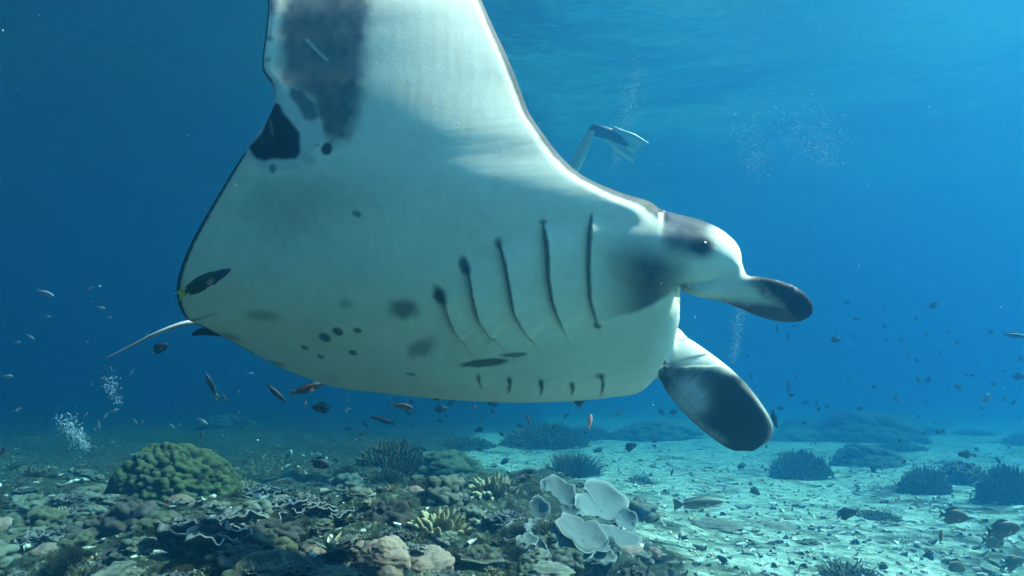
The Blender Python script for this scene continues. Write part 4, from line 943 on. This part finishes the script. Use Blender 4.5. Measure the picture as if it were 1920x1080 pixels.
# ================================================================== SWIMMER
def build_person():
    D = 7.0
    J = []; E = []; Rd = []
    def add(p, r_, par=None):
        J.append(p); Rd.append(r_)
        if par is not None: E.append((par, len(J) - 1))
        return len(J) - 1
    def q(px, py, dd=0.0): return at(px, py, D + dd)
    pel = add(q(1000, 366), .135); wa = add(q(962, 378), .125, pel); chs = add(q(915, 393), .15, wa); nk = add(q(882, 403), .06, chs)
    hd1 = add(q(866, 408), .085, nk); hd2 = add(q(846, 414), .095, hd1); hd3 = add(q(832, 418), .06, hd2)
    ends = {}
    for side, s in (('n', -1), ('f', 1)):
        o = s * .10
        hip = add(q(1006, 366, o), .10, pel)
        if s < 0: kn, an, toe = q(1073, 320, o), q(1111, 243, o), q(1146, 252, o)
        else: kn, an, toe = q(1084, 392, o), q(1150, 418, o), q(1172, 442, o)
        h = q(1006, 366, o); t1 = add(h * .5 + kn * .5, .088, hip); k = add(kn, .06, t1); c = add(kn * .65 + an * .35, .062, k); a = add(an, .038, c); f = add(an * .45 + toe * .55, .036, a); f2 = add(toe, .024, f)
        ends[side] = (an, toe)
        sh = add(q(908, 390, s * .19), .065, chs); el_p = q(862, 436, s * .24); wr_p = q(812, 440, s * .2)
        el = add(el_p, .045, sh); wr = add(wr_p, .030, el); pm = add(q(797, 441, s * .2), .034, wr)
        for fi, (dy, dz, ln) in enumerate([(-.035, .03, 9), (-.02, .01, 14), (0, 0, 15), (.02, -.01, 14), (.035, -.02, 11)]):
            b0 = q(795, 441, s * .2) + UP * dy; f1 = add(b0 + RT * (-.02), .011, pm); add(b0 - RT * ln * .005 + UP * dy * .4 - UP * .012, .009, f1)
    me = bpy.data.meshes.new('person'); me.from_pydata([tuple(p) for p in J], E, []); o = bpy.data.objects.new('person', me); col.objects.link(o)
    md = o.modifiers.new('skin', 'SKIN'); md.use_smooth_shade = True
    for i, r_ in enumerate(Rd): me.skin_vertices[0].data[i].radius = (r_, r_)
    me.skin_vertices[0].data[0].use_root = True
    ss = o.modifiers.new('sub', 'SUBSURF'); ss.levels = ss.render_levels = 2
    me2 = bpy.data.meshes.new_from_object(o.evaluated_get(bpy.context.evaluated_depsgraph_get()))
    bpy.data.objects.remove(o); bpy.data.meshes.remove(me)
    n = len(me2.vertices); co_ = np.empty(n * 3); me2.vertices.foreach_get('co', co_); co_ = co_.reshape(-1, 3)
    F = [list(p.vertices) for p in me2.polygons]
    px = 960 + FPX * (co_ @ RT) / (co_ @ FW)
    C = np.tile(np.array([.72, .62, .42]), (n, 1)); C[(px > 975) & (px < 1052)] = (.02, .025, .04)
    base = q(1000, 366)
    p = mesh_obj('person', co_ - base, F, attr_mat('skin', .6, 20, .06, 0), None, True, C); p.location = base; bpy.data.meshes.remove(me2)
    tag(p, 'swimmer behind the manta, one bare bent leg with a swim fin showing', 'person')
    def child(name, V, F, m_, C=None): return mesh_obj(name, np.asarray(V) - base, F, m_, p, True, C)
    mr, nn, ll, bb = new_mat('fin_rubber'); bb.inputs['Base Color'].default_value = (.012, .014, .018, 1); bb.inputs['Roughness'].default_value = .5
    mb, nn, ll, bb = new_mat('fin_blade'); bb.inputs['Base Color'].default_value = (.62, .70, .70, 1); bb.inputs['Roughness'].default_value = .35
    for side in ('n', 'f'):
        an, toe = ends[side]; dr = toe - an; dr /= np.linalg.norm(dr)
        if side == 'n': dr = RT * .80 - UP * .52 + FW * .1; dr /= np.linalg.norm(dr)
        wdt = UP * .75 + RT * .45 - FW * .45; wdt -= dr * (wdt @ dr); wdt /= np.linalg.norm(wdt); nor = np.cross(dr, wdt)
        u = np.linspace(0, 1, 16)[:, None]; v = np.linspace(-1, 1, 15)[None]
        w = .070 + .045 * sstep(0, .6, u); cut = -.05 * (1 - np.abs(v)) * u ** 6
        ln = .36
        G = toe[None, None] - dr * .02 + dr[None, None] * (u * ln + cut)[..., None] + wdt[None, None] * (w * v)[..., None] + nor[None, None] * (-.05 * u ** 2 + .012 * np.cos(v * 9.4))[..., None]
        V, F = shell(G, .012); f = child('swim_fin', V, F, mb)
        fo = f                                                   # dark foot pocket and the two stiff rails
        a0 = an + dr * .0; K = [(a0 - dr * .03, .05), (an * .5 + toe * .5, .055), (toe, .05), (toe + dr * .10, .03), (toe + dr * .19, .012)]
        Vp = []; th = np.linspace(0, 2 * math.pi, 12, endpoint=False)
        for c, r_ in K: Vp.append(c[None] + wdt[None] * (np.cos(th) * r_ * 1.15)[:, None] + nor[None] * (np.sin(th) * r_ * .75)[:, None])
        Fp = grid_faces(5, 12, True).tolist() + [list(range(12)), [48 + k for k in range(12)][::-1]]
        mesh_obj('foot_pocket', np.concatenate(Vp) - base, Fp, mr, fo)
        for s in (-1, 1):
            Vr = []
            for t in np.linspace(0, 1, 8):
                ww = (.070 + .045 * sstep(0, .6, np.array(t))) * s; c = toe - dr * .02 + dr * (t * ln) + wdt * ww + nor * (-.05 * t * t + .012 * math.cos(9.4))
                th6 = np.linspace(0, 2 * math.pi, 6, endpoint=False); Vr.append(c[None] + wdt[None] * (np.cos(th6) * .008)[:, None] + nor[None] * (np.sin(th6) * .014)[:, None])
            mesh_obj('rail', np.concatenate(Vr) - base, grid_faces(8, 6, True).tolist() + [list(range(6)), [42 + k for k in range(6)][::-1]], mb, fo)
    # dive mask, snorkel and hair of the swimmer, turned down towards the reef
    Vh, Fh = uv_ball(.105, 12, 16); Vh = Vh[:, [0, 1, 2]] * np.array([1.05, .95, .95]); Vh[Vh[:, 2] < -.01] *= np.array([.92, .92, .75])
    child('hair', Vh + q(850, 411) + UP * .022, Fh, attr_mat('hair', .7, 90, .3, .4, 200), np.tile(np.array([.02, .015, .012]), (len(Vh), 1)))
    G = np.stack([np.stack([q(838, 426) + RT * x + FW * y - UP * (.02 - .25 * y * y) for y in np.linspace(-.075, .075, 9)]) for x in np.linspace(-.035, .035, 6)])
    V, F = shell(G, .03); child('dive_mask', V, F, mr)
build_person()
# ================================================================== BUBBLES AND DRIFTING FLECKS
m_bub, _n, _l, _b = new_mat('bubble'); _b.inputs['Base Color'].default_value = (.8, .85, .9, 1); _b.inputs['Roughness'].default_value = .12; _b.inputs['Transmission Weight'].default_value = .25; _b.inputs['IOR'].default_value = 1.2; _b.inputs['Specular IOR Level'].default_value = .8
_BV, _BF = uv_ball(1.0, 4, 6); _BF = np.array(_BF)
def swarm(name, pts, rad, label, mat):
    k = len(pts); V = (pts[:, None] + _BV[None] * rad[:, None, None]).reshape(-1, 3)
    F = (_BF[None] + (np.arange(k) * len(_BV))[:, None, None]).reshape(-1, 4).tolist()
    o = mesh_obj(name, V, F, mat); return tag(o, label, None, None, 'stuff')
def bubbles(x0, y0, x1, y1, d, k, spread, rr, label):
    k = k * 4; rr = rr * .36; r = rg(int(x0 + y0)); t = r.uniform(0, 1, k) ** .8
    px, py = x0 + (x1 - x0) * t, y0 + (y1 - y0) * t; sp_ = spread * (.4 + 1.0 * t)
    pts = np.array([at(a, b, d) for a, b in zip(px, py)]) + r.normal(0, 1, (k, 3)) * sp_[:, None]
    swarm('bubble_stream', pts, rr * r.uniform(.3, 1, k) ** 1.5, label, m_bub)
bubbles(225, 758, 196, 706, 6.0, 60, .03, .013, 'thin stream of bubbles rising under the whip tail')
bubbles(166, 842, 120, 786, 6.0, 170, .035, .016, 'broader stream of bubbles rising from the left of the reef')
bubbles(1374, 680, 1392, 560, 6.0, 130, .03, .012, 'faint column of bubbles between the two head fins')
bubbles(1150, 320, 1195, 130, 7.5, 240, .06, .014, 'column of bubbles rising beyond the swim fin')
bubbles(1560, 300, 1500, 215, 7.5, 260, .16, .018, 'wide cloud of bubbles high in the open water')
bubbles(1420, 330, 1400, 230, 7.5, 140, .10, .016, 'loose cloud of bubbles beside the wide one')
bubbles(650, 772, 652, 755, 4.6, 6, .015, .007, 'glinting pinch of bubbles under the wing')
m_fl, _n, _l, _b = new_mat('fleck'); _b.inputs['Base Color'].default_value = (.7, .72, .7, 1); _b.inputs['Roughness'].default_value = .6
def flecks():
    r = rg(5150); k = 260; d = r.uniform(1.2, 6.5, k)
    pts = np.array([at(a, b, c) for a, b, c in zip(r.uniform(-40, 1960, k), r.uniform(-40, 880, k), d)])
    ok = ~((pts[:, 2] < floor_z(pts[:, 0], pts[:, 1]) + .05))
    swarm('drifting_flecks', pts[ok], (.0008 + .0016 * r.uniform(0, 1, k) ** 2)[ok] * np.sqrt(d[ok] / 2), 'pale flecks of plankton drifting in the water', m_fl)
flecks()
